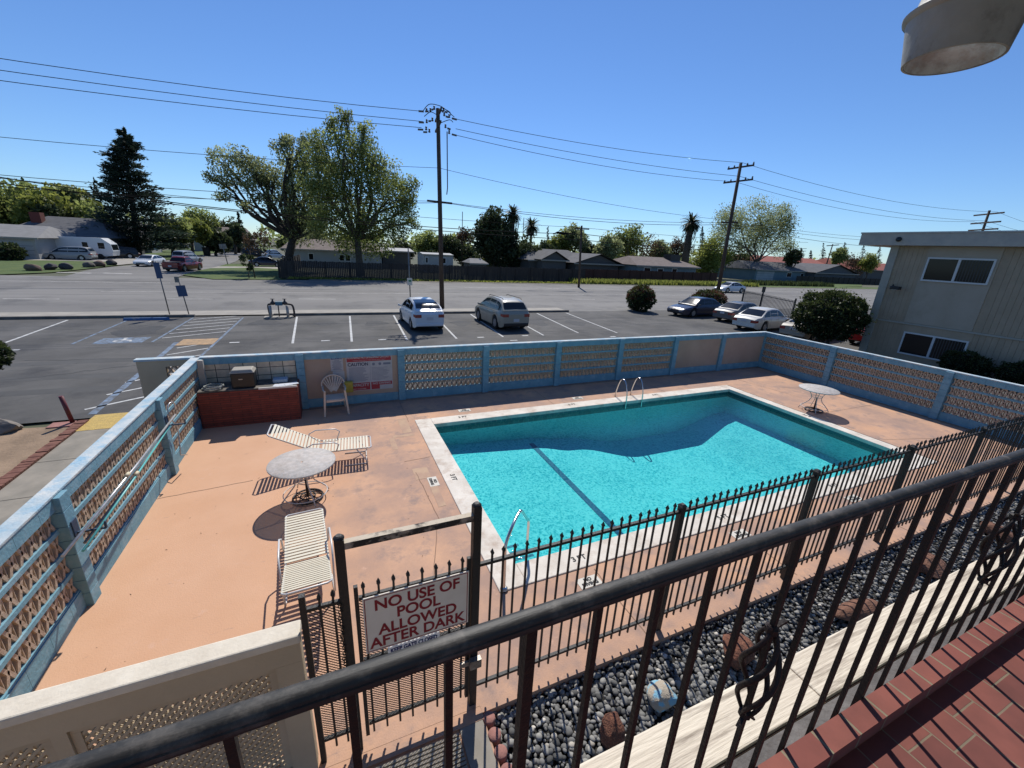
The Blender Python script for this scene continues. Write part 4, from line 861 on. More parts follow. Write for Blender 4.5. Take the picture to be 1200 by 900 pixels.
# ------------------------------------------------------------------ vehicles
tyre = mat('tyre', (.015, .015, .015), .85); rimm = mat('alloy', (.42, .42, .43), .35, metal=.7); cg = mat('car_glass', (.008, .010, .012), .06, spec=.45)
tl_ = mat('tail_red', (.25, .01, .01), .2, spec=.8); hl_ = mat('lamp_clear', (.55, .57, .6), .1, spec=.9); blkp = mat('black_trim', (.012, .012, .013), .5); plate = mat('plate', (.5, .5, .52), .5)
def paint(name, c, rough=.28): return mat(name, c, rough+.08, coat=.45, spec=.45)
def lerpc(pts, x):
    if x <= pts[0][0]: return pts[0][1]
    for (a, za), (b, zb) in zip(pts, pts[1:]):
        if x <= b:
            t = (x-a)/(b-a); return za+(zb-za)*t
    return pts[-1][1]
def smoothc(pts, x, s=.10): return sum(lerpc(pts, x+s*k/2)*w for k, w in ((-2, .1), (-1, .2), (0, .4), (1, .2), (2, .1)))
def car(label, cat, loc, rz, pm, L=4.6, W=1.8, H=1.45, belt=None, roof=None, wr=.33, wx=(-1.35, 1.35), dirn='car', fine=True, name='parked_car', group=None, rack=False, pillars=(.0,), frontlow=True):
    """x forward. belt: hood/shoulder height curve, roof: greenhouse top curve."""
    C = thing(name, label, cat, (loc[0], loc[1], 0), rz, group); h = L/2
    belt = belt or [(-h, .78), (-h+.25, .92), (-h+.9, .95), (.6, .92), (h-.8, .80), (h-.15, .66), (h, .52)]
    roof = roof or [(-h+.55, .93), (-h+1.35, H-.07), (-.4, H), (.35, H-.03), (1.25, .90)]
    wid = lambda x: W/2*(1-.16*max(0, (abs(x)-(h-.75))/.75)**2.2)
    ns = 48 if fine else 26
    def sec(x):
        w = wid(x); b = smoothc(belt, x); zb = .20
        for c in wx:
            if abs(x-c) < wr+.06: zb = max(zb, wr+math.sqrt((wr+.06)**2-(x-c)**2))
        t = max(0, (abs(x)-(h-.3))/.3); zb = max(zb, .20+.12*t*t)
        zm = max(.5, zb+.04) if b > .6 else (zb+b)/2
        return [(w*.95, zb), (w*.995, min(zm, b-.06)), (w, min(.62, b-.05) if zm < .6 else min(zm+.03, b-.04)), (w*.975, b-.03 if b < .7 else b-.10), (w*.90, b-.015), (w*.80, b), (w*.4, b+.02), (0, b+.03)]
    o = MB(); vs = []
    for i in range(ns+1):
        t = i/ns; x = -h+L*(.5-.5*math.cos(math.pi*t))*.35+L*t*.65; s = sec(x)
        pr = [(y, z) for y, z in s]+[(-y, z) for y, z in s[::-1][1:]]; vs += [(x, y, z) for y, z in pr]
    k = 15; o.add(vs, [(i*k+j, (i+1)*k+j, (i+1)*k+j+1, i*k+j+1)[::-1] for i in range(ns) for j in range(k-1)], True)
    o.add(vs[:k], [tuple(range(k))]); o.add(vs[-k:], [tuple(range(k))[::-1]])
    # greenhouse
    x0, x1 = roof[0][0], roof[-1][0]; Hm = max(z for _, z in roof)
    zr = lambda x: smoothc(roof, x, .14)
    def gsec(x):
        b = smoothc(belt, x)-.02; z = max(zr(x), b+.005); t = min(1, (z-b)/(Hm-b)); wb = wid(x)*.90; wt = wb+(W*.345-wb)*t
        return wb, wt, b, z
    ng = 30 if fine else 16; gv = []
    for i in range(ng+1):
        x = x0+(x1-x0)*i/ng; wb, wt, b, z = gsec(x); hh = z-b
        s = [(wb, b), (wb+(wt-wb)*.45+.015*hh, b+hh*.45), (wt+.01, b+hh*.88), (wt-.05, b+hh*.975), (wt*.5, z), (0, z+.01)]
        gv += [(x, y, q) for y, q in s]+[(x, -y, q) for y, q in s[::-1][1:]]
    k = 11; o.add(gv, [(i*k+j, (i+1)*k+j, (i+1)*k+j+1, i*k+j+1)[::-1] for i in range(ng) for j in range(k-1)], True)
    o.add(gv[:k], [tuple(range(k))]); o.add(gv[-k:], [tuple(range(k))[::-1]])
    body = o.build('body', pm, C, world=False, sharp=38)
    # roof flat range
    flat_ = [x for x, z in roof if z > Hm-.12]; xr0, xr1 = min(flat_), max(flat_)
    def side(s, xa, xb):
        n = 10; q = MB(); pts = []
        for i in range(n+1):
            x = xa+(xb-xa)*i/n; wb, wt, b, z = gsec(x); hh = z-b; lo, hi = .10, 1-.17*(Hm-b)/max(hh, .01) if hh > .05 else .1
            hi = max(hi, lo+.001)
            for f in (lo, (lo+hi)/2, hi):
                yy = wb+(wt-wb)*min(f, .88)/.88*.985+.012+.02*f*(1-f); pts.append((x, s*yy, b+hh*f))
        q.add(pts, [(i*3+j, (i+1)*3+j, (i+1)*3+j+1, i*3+j+1) if s < 0 else (i*3+j, i*3+j+1, (i+1)*3+j+1, (i+1)*3+j) for i in range(n) for j in range(2)], True); return q
    edges = [x0+.32*(xr0-x0)+.1]+list(pillars)+[x1-.25*(x1-xr1)-.02]
    for s in (-1, 1):
        for a, b in zip(edges, edges[1:]): side(s, a+.03, b-.03).build('side_window', cg, C, world=False)
    def wind(xa, xb, nm):
        q = MB(); n = 8
        def f(u, v):
            x = xa+(xb-xa)*u; wb, wt, b, z = gsec(x); hh = z-b
            sgn = 1 if xb > (x0+x1)/2 else -1; vv = (v-.5)*2; zz = z+.012-.03*abs(vv)**2.5*hh
            return (x+.012*sgn, vv*wt*.90, zz)
        q.grid(f, n, 8); return q.build(nm, cg, C, world=False)
    wind(xr1+.08*(x1-xr1), x1-.10*(x1-xr1), 'windscreen'); wind(xr0-.08*(xr0-x0), x0+.16*(xr0-x0), 'rear_window')
    MB().box((-h+.25, -W/2+.12, .22), (h-.25, W/2-.12, .55)).build('underbody', blkp, C, world=False)
    for c in wx:
        for s in (-1, 1):
            y = s*(W/2-.11); Mr = Matrix.Rotation(rad(90), 4, 'X')
            T = MB().lathe([(wr*.62, -.1), (wr*.93, -.105), (wr, -.07), (wr, .07), (wr*.93, .105), (wr*.62, .1)], (c, y, wr), 24, Mr, cap=False).build('wheel', tyre, C, world=False)
            q = MB(); q.lathe([(0, .0), (wr*.60, .0), (wr*.63, .03), (wr*.63, -.02)], (c, y+s*.075, wr), 20, Mr, False, cap=False)
            for j in range(5):
                a = j*2*math.pi/5; q.bar((c+.05*math.cos(a), y+s*.088, wr+.05*math.sin(a)), (c+wr*.56*math.cos(a), y+s*.088, wr+wr*.56*math.sin(a)), .05, .02, (0, 1, 0))
            q.build('rim', rimm, T, world=False)
    bz = lambda x: smoothc(belt, x)
    for s in (-1, 1):
        y0, y1 = s*(wid(-h)*.60), s*(wid(-h+.2)*1.0); zt = bz(-h+.06)-.06
        o = MB(); o.add([(-h-.008, y0, zt-.16), (-h-.008, y1*.93, zt-.16), (-h+.24, y1*1.012, zt-.12), (-h+.24, y1*1.012, zt+.0), (-h-.004, y1*.93, zt), (-h-.004, y0, zt)], [(0,1,4,5),(1,2,3,4)]); o.build('taillight', tl_, C, world=False)
        zt = bz(h-.12)-.03; y1 = s*wid(h-.25)
        o = MB(); o.add([(h+.008, s*wid(h)*.55, zt-.15), (h+.0, y1*.88, zt-.14), (h-.32, y1*1.015, zt-.06), (h-.34, y1*1.012, zt+.03), (h-.04, y1*.86, zt-.02), (h+.004, s*wid(h)*.55, zt-.05)], [(0,1,4,5),(1,2,3,4)]); o.build('headlight', hl_, C, world=False)
        o = MB(); xm = x1-.32; o.add([(xm-.08, s*(W/2-.06), bz(xm)+.02), (xm+.1, s*(W/2-.06), bz(xm)+.02), (xm+.06, s*(W/2+.14), bz(xm)+.03), (xm-.06, s*(W/2+.14), bz(xm)+.03), (xm-.08, s*(W/2-.06), bz(xm)+.08), (xm+.1, s*(W/2-.06), bz(xm)+.08), (xm+.04, s*(W/2+.14), bz(xm)+.16), (xm-.06, s*(W/2+.14), bz(xm)+.16)], [(0,3,2,1),(4,5,6,7),(0,1,5,4),(1,2,6,5),(2,3,7,6),(3,0,4,7)]); o.build('mirror', pm, C, world=False, bevel=.02)
        if fine:
            o = MB()
            for xd in [edges[0]-.1]+list(pillars)+[edges[-1]+.12]:
                o.add([(xd-.006, s*(wid(xd)+.003), .35), (xd+.006, s*(wid(xd)+.003), .35), (xd+.006, s*(wid(xd)*.985+.004), bz(xd)-.07), (xd-.006, s*(wid(xd)*.985+.004), bz(xd)-.07)], [(0, 1, 2, 3)])
            o.build('door_seam', blkp, C, world=False)
            for xd in pillars: o = MB(); o.cbox((xd-.14 if xd < .6 else xd-.3, s*(wid(xd)*.985+.012), bz(xd)-.14), (.16, .03, .025)); o.build('door_handle', pm, C, world=False)
    o = MB(); o.cbox((-h-.012, 0, .62 if H > 1.55 else .70), (.012, .34, .16)); o.build('number_plate', plate, C, world=False)
    o = MB(); o.cbox((h-.02, 0, bz(h)-.14), (.05, W*.5, .11)); o.build('grille', blkp, C, world=False)
    o = MB(); o.box((-h-.03, -W*.40, .30), (-h+.1, W*.40, .46)); o.build('bumper', blkp if H > 1.6 else pm, C, world=False, bevel=.03)
    if rack:
        o = MB()
        for s in (-1, 1): o.tube([(xr0+.1, s*W*.30, Hm-.02), (xr0+.2, s*W*.30, Hm+.05), (xr1-.2, s*W*.30, Hm+.045), (xr1-.05, s*W*.30, Hm-.02)], .018, 6)
        o.build('roof_rack', blkp, C, world=False)
    return C
wpt = paint('white_car_paint', (.62, .64, .66)); slv = paint('champagne_paint', (.31, .285, .225)); nvy = paint('midnight_blue_paint', (.012, .018, .045), .2); dgr = paint('charcoal_paint', (.09, .095, .10)); cream = paint('cream_car_paint', (.60, .58, .52)); mrn = paint('maroon_paint', (.18, .012, .016)); redp = paint('red_car_paint', (.28, .01, .015)); beig = paint('beige_van_paint', (.36, .33, .28)); blkc = paint('black_car_paint', (.012, .012, .014))
# hatchback (rounded roof falling to a high tail), nose towards the road
car('white rounded hatchback parked nose to the kerb', 'car', (4.63, 23.55), rad(91.5), wpt, 4.45, 1.76, 1.54, belt=[(-2.22, .82), (-2.14, 1.08), (-1.4, 1.04), (.5, .96), (1.4, .86), (2.0, .68), (2.22, .5)], roof=[(-2.14, 1.06), (-1.45, 1.40), (-.5, 1.52), (.15, 1.54), (.7, 1.40), (1.55, .90)], pillars=(-.75, .2), wr=.32, wx=(-1.38, 1.32))
car('champagne SUV with roof rails parked nose to the kerb', 'SUV', (9.32, 23.1), rad(91), slv, 4.72, 1.86, 1.69, belt=[(-2.36, .86), (-2.28, 1.12), (-1.4, 1.10), (.6, 1.06), (1.5, .98), (2.15, .84), (2.36, .6)], roof=[(-2.24, 1.12), (-1.78, 1.58), (-1.2, 1.67), (-.1, 1.69), (.5, 1.62), (1.35, 1.06)], pillars=(-1.15, -.2), wr=.37, wx=(-1.4, 1.34), rack=True)
car('midnight blue sedan parked facing the road entrance', 'car', (27.0, 24.75), rad(184), nvy, 4.9, 1.84, 1.46, pillars=(-.75, .15))
car('charcoal sedan parked between dark blue and cream sedans', 'car', (28.7, 22.0), rad(6), dgr, 4.7, 1.8, 1.45, pillars=(-.75, .15))
car('cream white sedan parked tail towards the pool', 'car', (27.1, 19.0), rad(8), cream, 4.8, 1.8, 1.46, pillars=(-.75, .15))
car('beige car half hidden behind the corner of the pool wall', 'car', (27.3, 15.9), rad(6), mat('beige_dusty_paint', (.30, .27, .22), .5), 4.4, 1.75, 1.30, pillars=(-.6, .2))
car('red car hidden behind the rounded shrub', 'car', (30.2, 13.7), rad(8), redp, 4.5, 1.8, 1.45, fine=False, pillars=(-.6, .2))
# vehicles across the road
def far(label, cat, p, rz, pm, **k): return car(label, cat, (p.x, p.y), rad(rz), pm, fine=False, **k)
far('white sedan driving away along the far lane of the road', 'car', Vector((53.0, 43.3)), 178, wpt, pillars=(-.75, .15), name='moving_car')
T = far('maroon pickup truck turning into the side street', 'pickup', G(216, 317), 76, mrn, L=5.2, W=1.9, H=1.65, belt=[(-2.6, 1.0), (-.9, 1.02), (-.85, 1.0), (1.2, 1.0), (2.3, .92), (2.6, .7)], roof=[(-1.0, 1.0), (-.8, 1.58), (-.4, 1.65), (.3, 1.63), (1.1, 1.0)], pillars=(), wr=.37, wx=(-1.55, 1.6), name='moving_truck')
MB().box((-2.45, -.75, 1.0), (-1.15, .75, 1.06)).build('cargo_bed', blkp, T, world=False)
far('light grey SUV ahead of the maroon pickup in the side street', 'SUV', G(221, 308), 72, paint('pale_grey_paint', (.36, .37, .38)), L=4.7, W=1.9, H=1.8, roof=[(-2.2, 1.0), (-1.9, 1.7), (-1, 1.8), (.1, 1.78), (1.0, 1.0)], pillars=(-1, -.1), name='moving_car')
far('white coupe coming out of the side street', 'car', G(177, 311.5), 262, wpt, L=4.6, H=1.38, pillars=(-.2,), name='moving_car')
far('silver minivan parked in the driveway on the left', 'minivan', G(84, 304.5), 178, paint('silver_van_paint', (.30, .30, .30)), L=5.1, W=1.95, H=1.76, belt=[(-2.55, .9), (-2.4, 1.05), (.8, 1.0), (1.9, .9), (2.4, .75), (2.55, .55)], roof=[(-2.5, 1.06), (-2.2, 1.68), (-1.4, 1.76), (.3, 1.74), (.7, 1.66), (1.75, .98)], pillars=(-1.35, -.2), wx=(-1.5, 1.55))
far('black pickup with cap parked beside the tall pine', 'pickup', G(139, 302.5), 200, blkc, L=5.3, W=1.95, H=1.85, roof=[(-2.4, 1.0), (-2.3, 1.6), (.0, 1.85), (.4, 1.82), (1.2, 1.0)], pillars=(-.9,), wr=.38)
far('dark car parked under the big tree beyond the corner lawn', 'car', G(313, 312.5), 10, nvy, L=4.6, pillars=(-.2,))
far('white SUV parked behind the leaning tree trunks', 'SUV', G(322, 303), 30, wpt, L=4.7, H=1.8, W=1.9, pillars=(-.5,))
far('black van parked deep in the yard beside the brownish young tree', 'van', G(300, 302), 15, blkc, L=5, H=1.95, W=2, pillars=(-.5,), roof=[(-2.4, 1.0), (-2.3, 1.85), (.0, 1.95), (.9, 1.85), (1.7, 1.0)])
for i, px in enumerate((203, 213)): far('white car far up the side street, %s of two under the green tree' % ('left' if i == 0 else 'right'), 'car', G(px, 290.8), 5, wpt, L=4.6, H=1.5, pillars=(0,))
# motorhome
rv = thing('motorhome', 'white motorhome parked in front of the grey house', 'motorhome', tuple(G(100, 303))); b = Vector(rv.location); rv.location = (b.x, b.y, 0)
x0 = -5.0; o = MB(); prof_ = [(-5, .5), (3.2, .5), (3.6, .55), (3.75, 1.2), (3.6, 2.2), (2.7, 2.95), (-5, 2.95)]
o.add([(x, -1.15, z) for x, z in prof_]+[(x, 1.15, z) for x, z in prof_], [tuple(range(7)), tuple(range(13, 6, -1))]+[(i, 7+i, 7+(i+1) % 7, (i+1) % 7) for i in range(7)]); o.build('body', wpt, rv, world=False)
for a, b_ in ((-4, -2.4), (.5, 1.1), (2.2, 2.9)): o = MB(); o.box((a, -1.165, 1.5), (b_, -1.15, 2.3)); o.build('window', cg, rv, world=False)
o = MB(); o.add([(3.74, -1.0, 1.25), (3.74, 1.0, 1.25), (3.64, 1.0, 2.1), (3.64, -1.0, 2.1)], [(0, 1, 2, 3)]); o.build('windscreen', cg, rv, world=False)
for x in (-3.2, 2.2): o = MB(); o.lathe([(.2, -.12), (.4, -.1), (.4, .1), (.2, .12)], (x, -1.05, .4), 16, Matrix.Rotation(rad(90), 4, 'X')); o.build('wheel', tyre, rv, world=False)
MB().box((-4.9, -1.162, .5), (1.8, -1.15, 1.0)).build('lower_panel', blkp, rv, world=False)

# ------------------------------------------------------------------ street furniture
polewood = mat('creosote_wood', (.045, .032, .024), .95, (.09, .065, .05), 2, 8, .6, 12, stretch=(4, 4, .3))
wire = mat('wire_black', (.006, .006, .007), .9, spec=.1); ins = mat('insulator', (.10, .08, .07), .4)
up1 = thing('utility_pole', 'tall brown wooden utility pole at the lot kerb with crowded insulators', 'utility pole', (7.36, 29.45, 0))
MB().tube([(7.36, 29.45, -.1), (7.14, 29.5, 12.5)], [.17, .12], 10).build('pole', polewood, up1)
o = MB(); o.bar((6.35, 29.3, 7.1), (8.1, 29.6, 7.1), .1, .12); o.build('crossarm', polewood, up1)
o = MB(); o.bar((7.0, 28.2, 12.1), (7.3, 30.8, 12.1), .1, .12); o.build('crossarm', polewood, up1); o = MB(); o.bar((7.0, 28.2, 11.5), (7.3, 30.8, 11.5), .1, .12); o.build('crossarm', polewood, up1)
o = MB()
for dx, z in ((-.9, 12.2), (-.6, 12.25), (.5, 12.15), (.9, 12.1), (-.9, 11.6), (-.7, 11.1), (.6, 11.5), (.9, 11.2), (-.3, 12.4), (.25, 12.4), (-.95, 11.2), (.45, 12.4), (-.45, 11.75)):
    o = MB(); o.bar((7.15+dx, 29.5, z), (7.15+dx*1.35, 29.5, z-.03), .09, .09); o.lathe([(.06, 0), (.08, .05), (.04, .1), (.07, .15), (.03, .22)], (7.15+dx*.8, 29.5, z), 8); o.build('insulator', ins, up1)
o = MB()
for a in (((-1.2, 12.15), (-.7, 13.0), (.1, 13.05), (.6, 12.75), (1.3, 12.1)), ((-1.1, 11.6), (-.6, 12.2), (-.1, 12.0)), ((.2, 12.9), (.9, 12.6), (1.0, 12.2)), ((.2, 11.2), (.9, 11.7), (1.2, 11.5))): o.tube(bez([(7.15+x*.8, 29.45, 12.25+(z-12.25)*.5) for x, z in a]), .022, 5)
o.build('jumper_wires', wire, up1)
MB().tube([(7.72, 29.45, 11.3), (7.75, 29.45, 8.0), (7.7, 29.45, 7.6)], .035, 6).build('conduit', ins, up1)
up2 = thing('utility_pole', 'leaning wooden utility pole with two crossarms behind the red-topped hedge', 'utility pole', (35.0, 30, 0))
MB().tube([(35.2, 30, -.1), (34.8, 30, 12.7)], [.19, .13], 10).build('pole', polewood, up2)
for z, w_ in ((12.35, 1.5), (11.2, 1.7), (7.7, 1.0)):
    MB().bar((34.85, 30-w_*.9, z), (34.85, 30+w_*.9, z+.05), .1, .13).build('crossarm', polewood, up2)
o = MB()
for z, w_ in ((12.35, 1.5), (11.2, 1.7)):
    for t in (-.95, -.5, .5, .95): MB().lathe([(.05, 0), (.08, .08), (.05, .12), (.06, .2)], (34.85, 30+w_*.9*t, z+.06), 8).build('insulator', ins, up2)
up3 = thing('utility_pole', 'distant utility pole with three crossarms rising above the apartment roof', 'utility pole', (84, 30.3, 0))
MB().tube([(84.6, 30.3, -.1), (83.6, 30.3, 12.6)], [.2, .14], 8).build('pole', polewood, up3)
for z in (12.1, 11.0, 10.1): MB().bar((82.1, 28.3, z), (85.2, 32.3, z+.05), .14, .18).build('crossarm', polewood, up3)
sp_ = thing('utility_pole', 'short dark utility pole at the far kerb in front of the fence', 'utility pole', (30.0, 47.6, 0))
MB().tube([(30.25, 47.6, -.1), (29.8, 47.6, 7.6)], [.16, .12], 8).build('pole', polewood, sp_)
MB().bar((28.8, 47.5, 7.2), (31.0, 47.7, 7.25), .12, .14).build('crossarm', polewood, sp_)
o = MB(); o.tube([(28.6, 47.6, 6.6), (27.2, 47.6, 6.5), (26.4, 47.6, 6.6), (25.8, 47.6, 6.35)], [.05, .18, .12, .04], 6); o.tube([(23.6, 47.6, 6.1), (22.6, 47.6, 6.1), (22.0, 47.6, 5.9)], [.04, .16, .05], 6); o.build('splice_case', wire, sp_)
dp = thing('utility_pole', 'far leaning pole with crossarm above the red roofs', 'utility pole', tuple(A(972, 310, 95))[:2]+(0,))
a_, b_ = A(966, 318, 95), A(976, 286, 95); MB().tube([(a_.x, 95, 0), a_, b_], [.25, .25, .18], 6).build('pole', polewood, dp)
MB().bar(A(969, 288, 95), A(983, 287, 95), .25, .25).build('crossarm', polewood, dp)
def wires(label, pts, sag, r=.02):
    r *= .78
    o = MB()
    for p, q in zip(pts, pts[1:]):
        p = Vector(p); q = Vector(q); n = 14; s = sag*((q-p).length/45)**1.5
        o.tube([p.lerp(q, i/n)-Vector((0, 0, 4*s*(i/n)*(1-i/n))) for i in range(n+1)], r, 4, cap=False)
    return tag(o.build('power_line', wire), label, 'power line')
wires('topmost power line running over the tall utility pole', [(-45, 29.4, 12.6), (6.2, 29.5, 12.2)], .9)
wires('upper power line from the tall pole to the leaning pole', [(8.3, 29.5, 12.1), (33.9, 29.1, 12.5), (83, 29.3, 12.3), (140, 30, 12.3)], .8)
wires('second power line left of the tall utility pole', [(-45, 29.5, 11.7), (6.2, 29.5, 11.65)], .7)
wires('third power line left of the tall utility pole', [(-45, 29.6, 11.2), (6.1, 29.5, 11.3)], .7)
wires('second power line right of the tall pole dipping past the leaning pole', [(8.3, 29.5, 11.55), (33.8, 29.0, 11.4), (83, 30.0, 11.2), (140, 30, 11.2)], .7)
wires('third power line right of the tall pole dipping past the leaning pole', [(8.2, 29.5, 11.2), (35.8, 31.1, 11.4), (83.6, 31.5, 11.2), (140, 31, 11.2)], .9)
wires('thin single wire crossing the sky at middle height', [(-45, 29.6, 9.0), (7.2, 29.5, 9.15), (34.9, 30, 7.9), (83.8, 30.4, 9.4)], .8, .016)
wires('thick telephone cable crossing from upper left to the short far pole', [(-40, 46.5, 9.7), (-10, 46.8, 6.6), (30, 47.5, 6.6), (75, 48, 6.9)], .5, .045)
wires('second thick cable just under the first across the left trees', [(-40, 46.5, 8.6), (30, 47.5, 5.9), (75, 48, 6.5)], .5, .045)
wires('thin cable above the thick telephone cables', [(-40, 47, 8.2), (30, 47.5, 7.35), (75, 48, 7.9)], .3, .025)
wires('low power wire beyond the tall pole above the far trees', [(-40, 30.5, 7.9), (7.2, 29.6, 7.15), (35, 30, 7.75), (84, 30.4, 9.1)], .9, .018)
wires('parallel low wire just beneath the low power wire', [(-40, 30.6, 7.3), (7.6, 29.6, 7.1), (35.2, 30.2, 7.6), (84, 30.4, 8.4)], 1.1, .022)
# signs
gal = mat('galvanised', (.22, .22, .22), .5, (.15, .14, .13), 6, metal=.5); bluesign = mat('sign_back_blue', (.025, .06, .14), .5)
def post_sign(label, base, top, board, bz, m, tilt=0, r=.028, extra=None):
    p = thing('sign_post', label, 'sign', (base[0], base[1], 0)); b = Vector(base); t = Vector(top)
    MB().tube([b, t], r, 8).build('post', gal, p); c = b.lerp(t, bz); w_, h_ = board
    o = MB(); d = (t-b).normalized(); s = Vector((1, 0, 0)).cross(d).normalized(); X = d.cross(s).normalized()
    v = [c+X*a+d*e-Vector((0, .035+f, 0)) for f in (0, .006) for a, e in ((-w_, -h_), (w_, -h_), (w_, h_), (-w_, h_))]
    o.add(v, [(0,1,2,3),(7,6,5,4),(0,4,5,1),(1,5,6,2),(2,6,7,3),(3,7,4,0)]); o.build('sign_board', m, p)
    return p, c, d, X
def wheelchair(p, c, d, X):
    o = MB(); f = Vector((0, -.046, 0)); P2 = lambda a, e: c+X*a+d*e+f
    pts = [P2(.09*math.cos(t), -.04+.09*math.sin(t)) for t in [i*.4 for i in range(4, 16)]]; o.tube(pts, .012, 5); o.bar(P2(-.01, .1), P2(-.01, -.02), .03, .004, (0, 1, 0)); o.bar(P2(-.01, -.02), P2(.08, -.03), .03, .004, (0, 1, 0)); o.bar(P2(.08, -.03), P2(.12, -.12), .03, .004, (0, 1, 0)); o.cbox(tuple(P2(-.01, .15)), (.05, .004, .05)); o.build('wheelchair_symbol', wht, p)
q = post_sign('taller of two blue accessible parking signs at the lot kerb, leaning left', (-8.0, 27.6, 0), (-8.12, 27.6, 2.85), (.13, .40), .84, bluesign)
q = post_sign('shorter blue parking sign on a grey post beside the taller one', (-7.15, 27.6, 0), (-7.32, 27.6, 2.0), (.21, .29), .68, bluesign)
MB().cbox((-7.38, 27.56, 1.95), (.2, .01, .3)).build('upper_plate', gal, q[0])
q = post_sign('small white sign on a dark post behind the white hatchback', (5.05, 29.0, 0), (4.98, 29.0, 4.1), (.17, .24), .47, wht, r=.04)
o = MB(); o.cbox((5.03, 28.955, 1.98), (.18, .003, .12)); o.build('green_symbol', mat('sign_green', (.05, .2, .1), .6), q[0])
q = post_sign('street sign on a post standing at the corner of the side street', tuple(G(267, 310)), tuple(G(267, 310)+Vector((-.3, 0, 2.9))), (.45, .35), .9, gal, r=.06)
# lamp-like far street light
# backflow preventer
bf = thing('backflow_valve', 'pipe valve assembly with white risers standing at the lot kerb', 'valve', (-2.7, 26.8, 0)); wpz = mat('weathered_white_pipe', (.42, .40, .37), .6, (.25, .2, .16), 6); rst = mat('dark_valve', (.05, .035, .03), .6)
for x in (-3.15, -2.3): MB().tube([(x, 26.7, 0), (x, 26.7, .68)], .075, 10).build('riser_pipe', wpz, bf)
MB().tube(bez([(-3.2, 26.85, 0), (-3.25, 26.85, .6), (-3.1, 26.85, .75), (-2.3, 26.85, .75), (-2.02, 26.85, .62), (-1.98, 26.85, 0)]), .055, 10).build('loop_pipe', rst, bf)
o = MB()
for x in (-3.0, -2.4): o.lathe([(.05, .7), (.13, .76), (.13, .84), (.06, .9), (.03, 1.02)], (x, 26.82, 0), 12); o.tube([(x-.1, 26.82, 1.03), (x+.1, 26.82, 1.03)], .02, 6)
o.build('gate_valves', rst, bf); MB().cbox((-2.7, 26.8, .78), (.35, .2, .2)).build('valve_body', mat('valve_blue', (.06, .16, .22), .5), bf); MB().tube([(-2.75, 26.8, 0), (-2.75, 26.8, .7)], .03, 8).build('drain_pipe', rst, bf)
MB().box((-3.5, 26.5, 0), (-2.1, 27.1, .05)).build('concrete_pad', conc, bf)
# wheel stop
ws = MB(); ws.prism([(0, 0)], 0, 0) if False else None
o = MB(); o.add([(-9.6, 26.45, 0), (-7.75, 26.45, 0), (-7.75, 26.65, 0), (-9.6, 26.65, 0), (-9.58, 26.49, .12), (-7.77, 26.49, .12), (-7.77, 26.61, .12), (-9.58, 26.61, .12)], [(0,3,2,1),(4,5,6,7),(0,1,5,4),(1,2,6,5),(2,3,7,6),(3,0,4,7)])
tag(o.build('wheel_stop', mat('wheelstop_blue', (.05, .12, .26), .7, (.3, .3, .28), 3, 8, thr=(.6, .75))), 'chipped blue concrete wheel stop at the kerb of the accessible bay', 'wheel stop')
rp = thing('bollard', 'dark red steel post leaning at the edge of the bare soil', 'bollard', (-5.75, 12.06, 0)); MB().tube([(-5.73, 12.06, -.02), (-5.80, 12.06, .68)], .042, 12).build('post', mat('bollard_red', (.16, .015, .02), .5, (.10, .02, .02), 8), rp); MB().cbox((-5.9, 12.0, .012), (.42, .3, .03)).build('base_pad', pk, rp)
rock('boulder', 'pale grey boulder lying at the left edge of the bare soil', (-6.95, 11.95, .1), (.85, .5, .42), mat('grey_boulder', (.24, .21, .18), .95, (.14, .12, .10), 2, 8, .8, 6), 21)
# iron fence beside the car park
ifn = thing('iron_fence', 'low dark iron fence with square post at the end of the car park', 'fence', (36, 26, 0)); p0, p1 = Vector((38.3, 29.6, 0)), Vector((33.9, 21.5, 0)); o = MB(); o2 = MB()
for z in (.25, 1.45): MB().bar(p0+Vector((0, 0, z)), p1+Vector((0, 0, z)), .05, .05).build('rail', iron, ifn)
for i in range(46): p = p0.lerp(p1, i/45); MB().bar(p+Vector((0, 0, .1)), p+Vector((0, 0, 1.6)), .028, .028).build('picket', iron, ifn)
for t, h_ in ((0, 1.7), (.42, 1.95), (1, 1.75)): p = p0.lerp(p1, t); MB().bar(p, p+Vector((0, 0, h_)), .09, .09).build('post', iron, ifn)
tag(MB().bar(p0.lerp(p1, .42)+Vector((-.1, -.06, 1.75)), p0.lerp(p1, .42)+Vector((-.1, -.06, 2.25)), .3, .12).build('entry_box', blkp), 'small dark box on the post of the iron fence', 'box')

# ------------------------------------------------------------------ apartment building on the right
BX = 26.3; sid = mat('board_siding', (.40, .31, .215), .85, (.36, .28, .19), 2, 6, dirt=(.31, .24, .165), dscale=.7); sid2 = mat('plain_panel', (.43, .355, .27), .85, (.40, .33, .245), 1.2, 6, dirt=(.35, .29, .21), dscale=.9); trim = mat('cream_trim', (.40, .37, .30), .8, (.35, .32, .26), 3)
ab = thing('apartment_building', 'two storey taupe apartment building with grooved siding and sliding windows', 'building', (BX, 6, 0))
MB().box((BX+.03, -14, -.1), (BX+14, 12.3, 5.6)).build('wall', sid, ab)
for za, zb in ((1.86, 5.46), (0, 1.76)):
    for ya, yb in ((11.3, 12.28), (-13, 8.5)):
        o = MB(); y = yb
        while y > ya: o.box((BX+.018, y-.185, za), (BX+.03, y-.0, zb)); y -= .2
        o.build('board_siding', sid, ab)
MB().box((BX-.004, 8.62, 1.86), (BX+.03, 11.12, 5.46)).build('plain_panel', sid2, ab); MB().box((BX-.002, 8.5, 0), (BX+.03, 11.1, 1.76)).build('plain_panel', sid, ab)
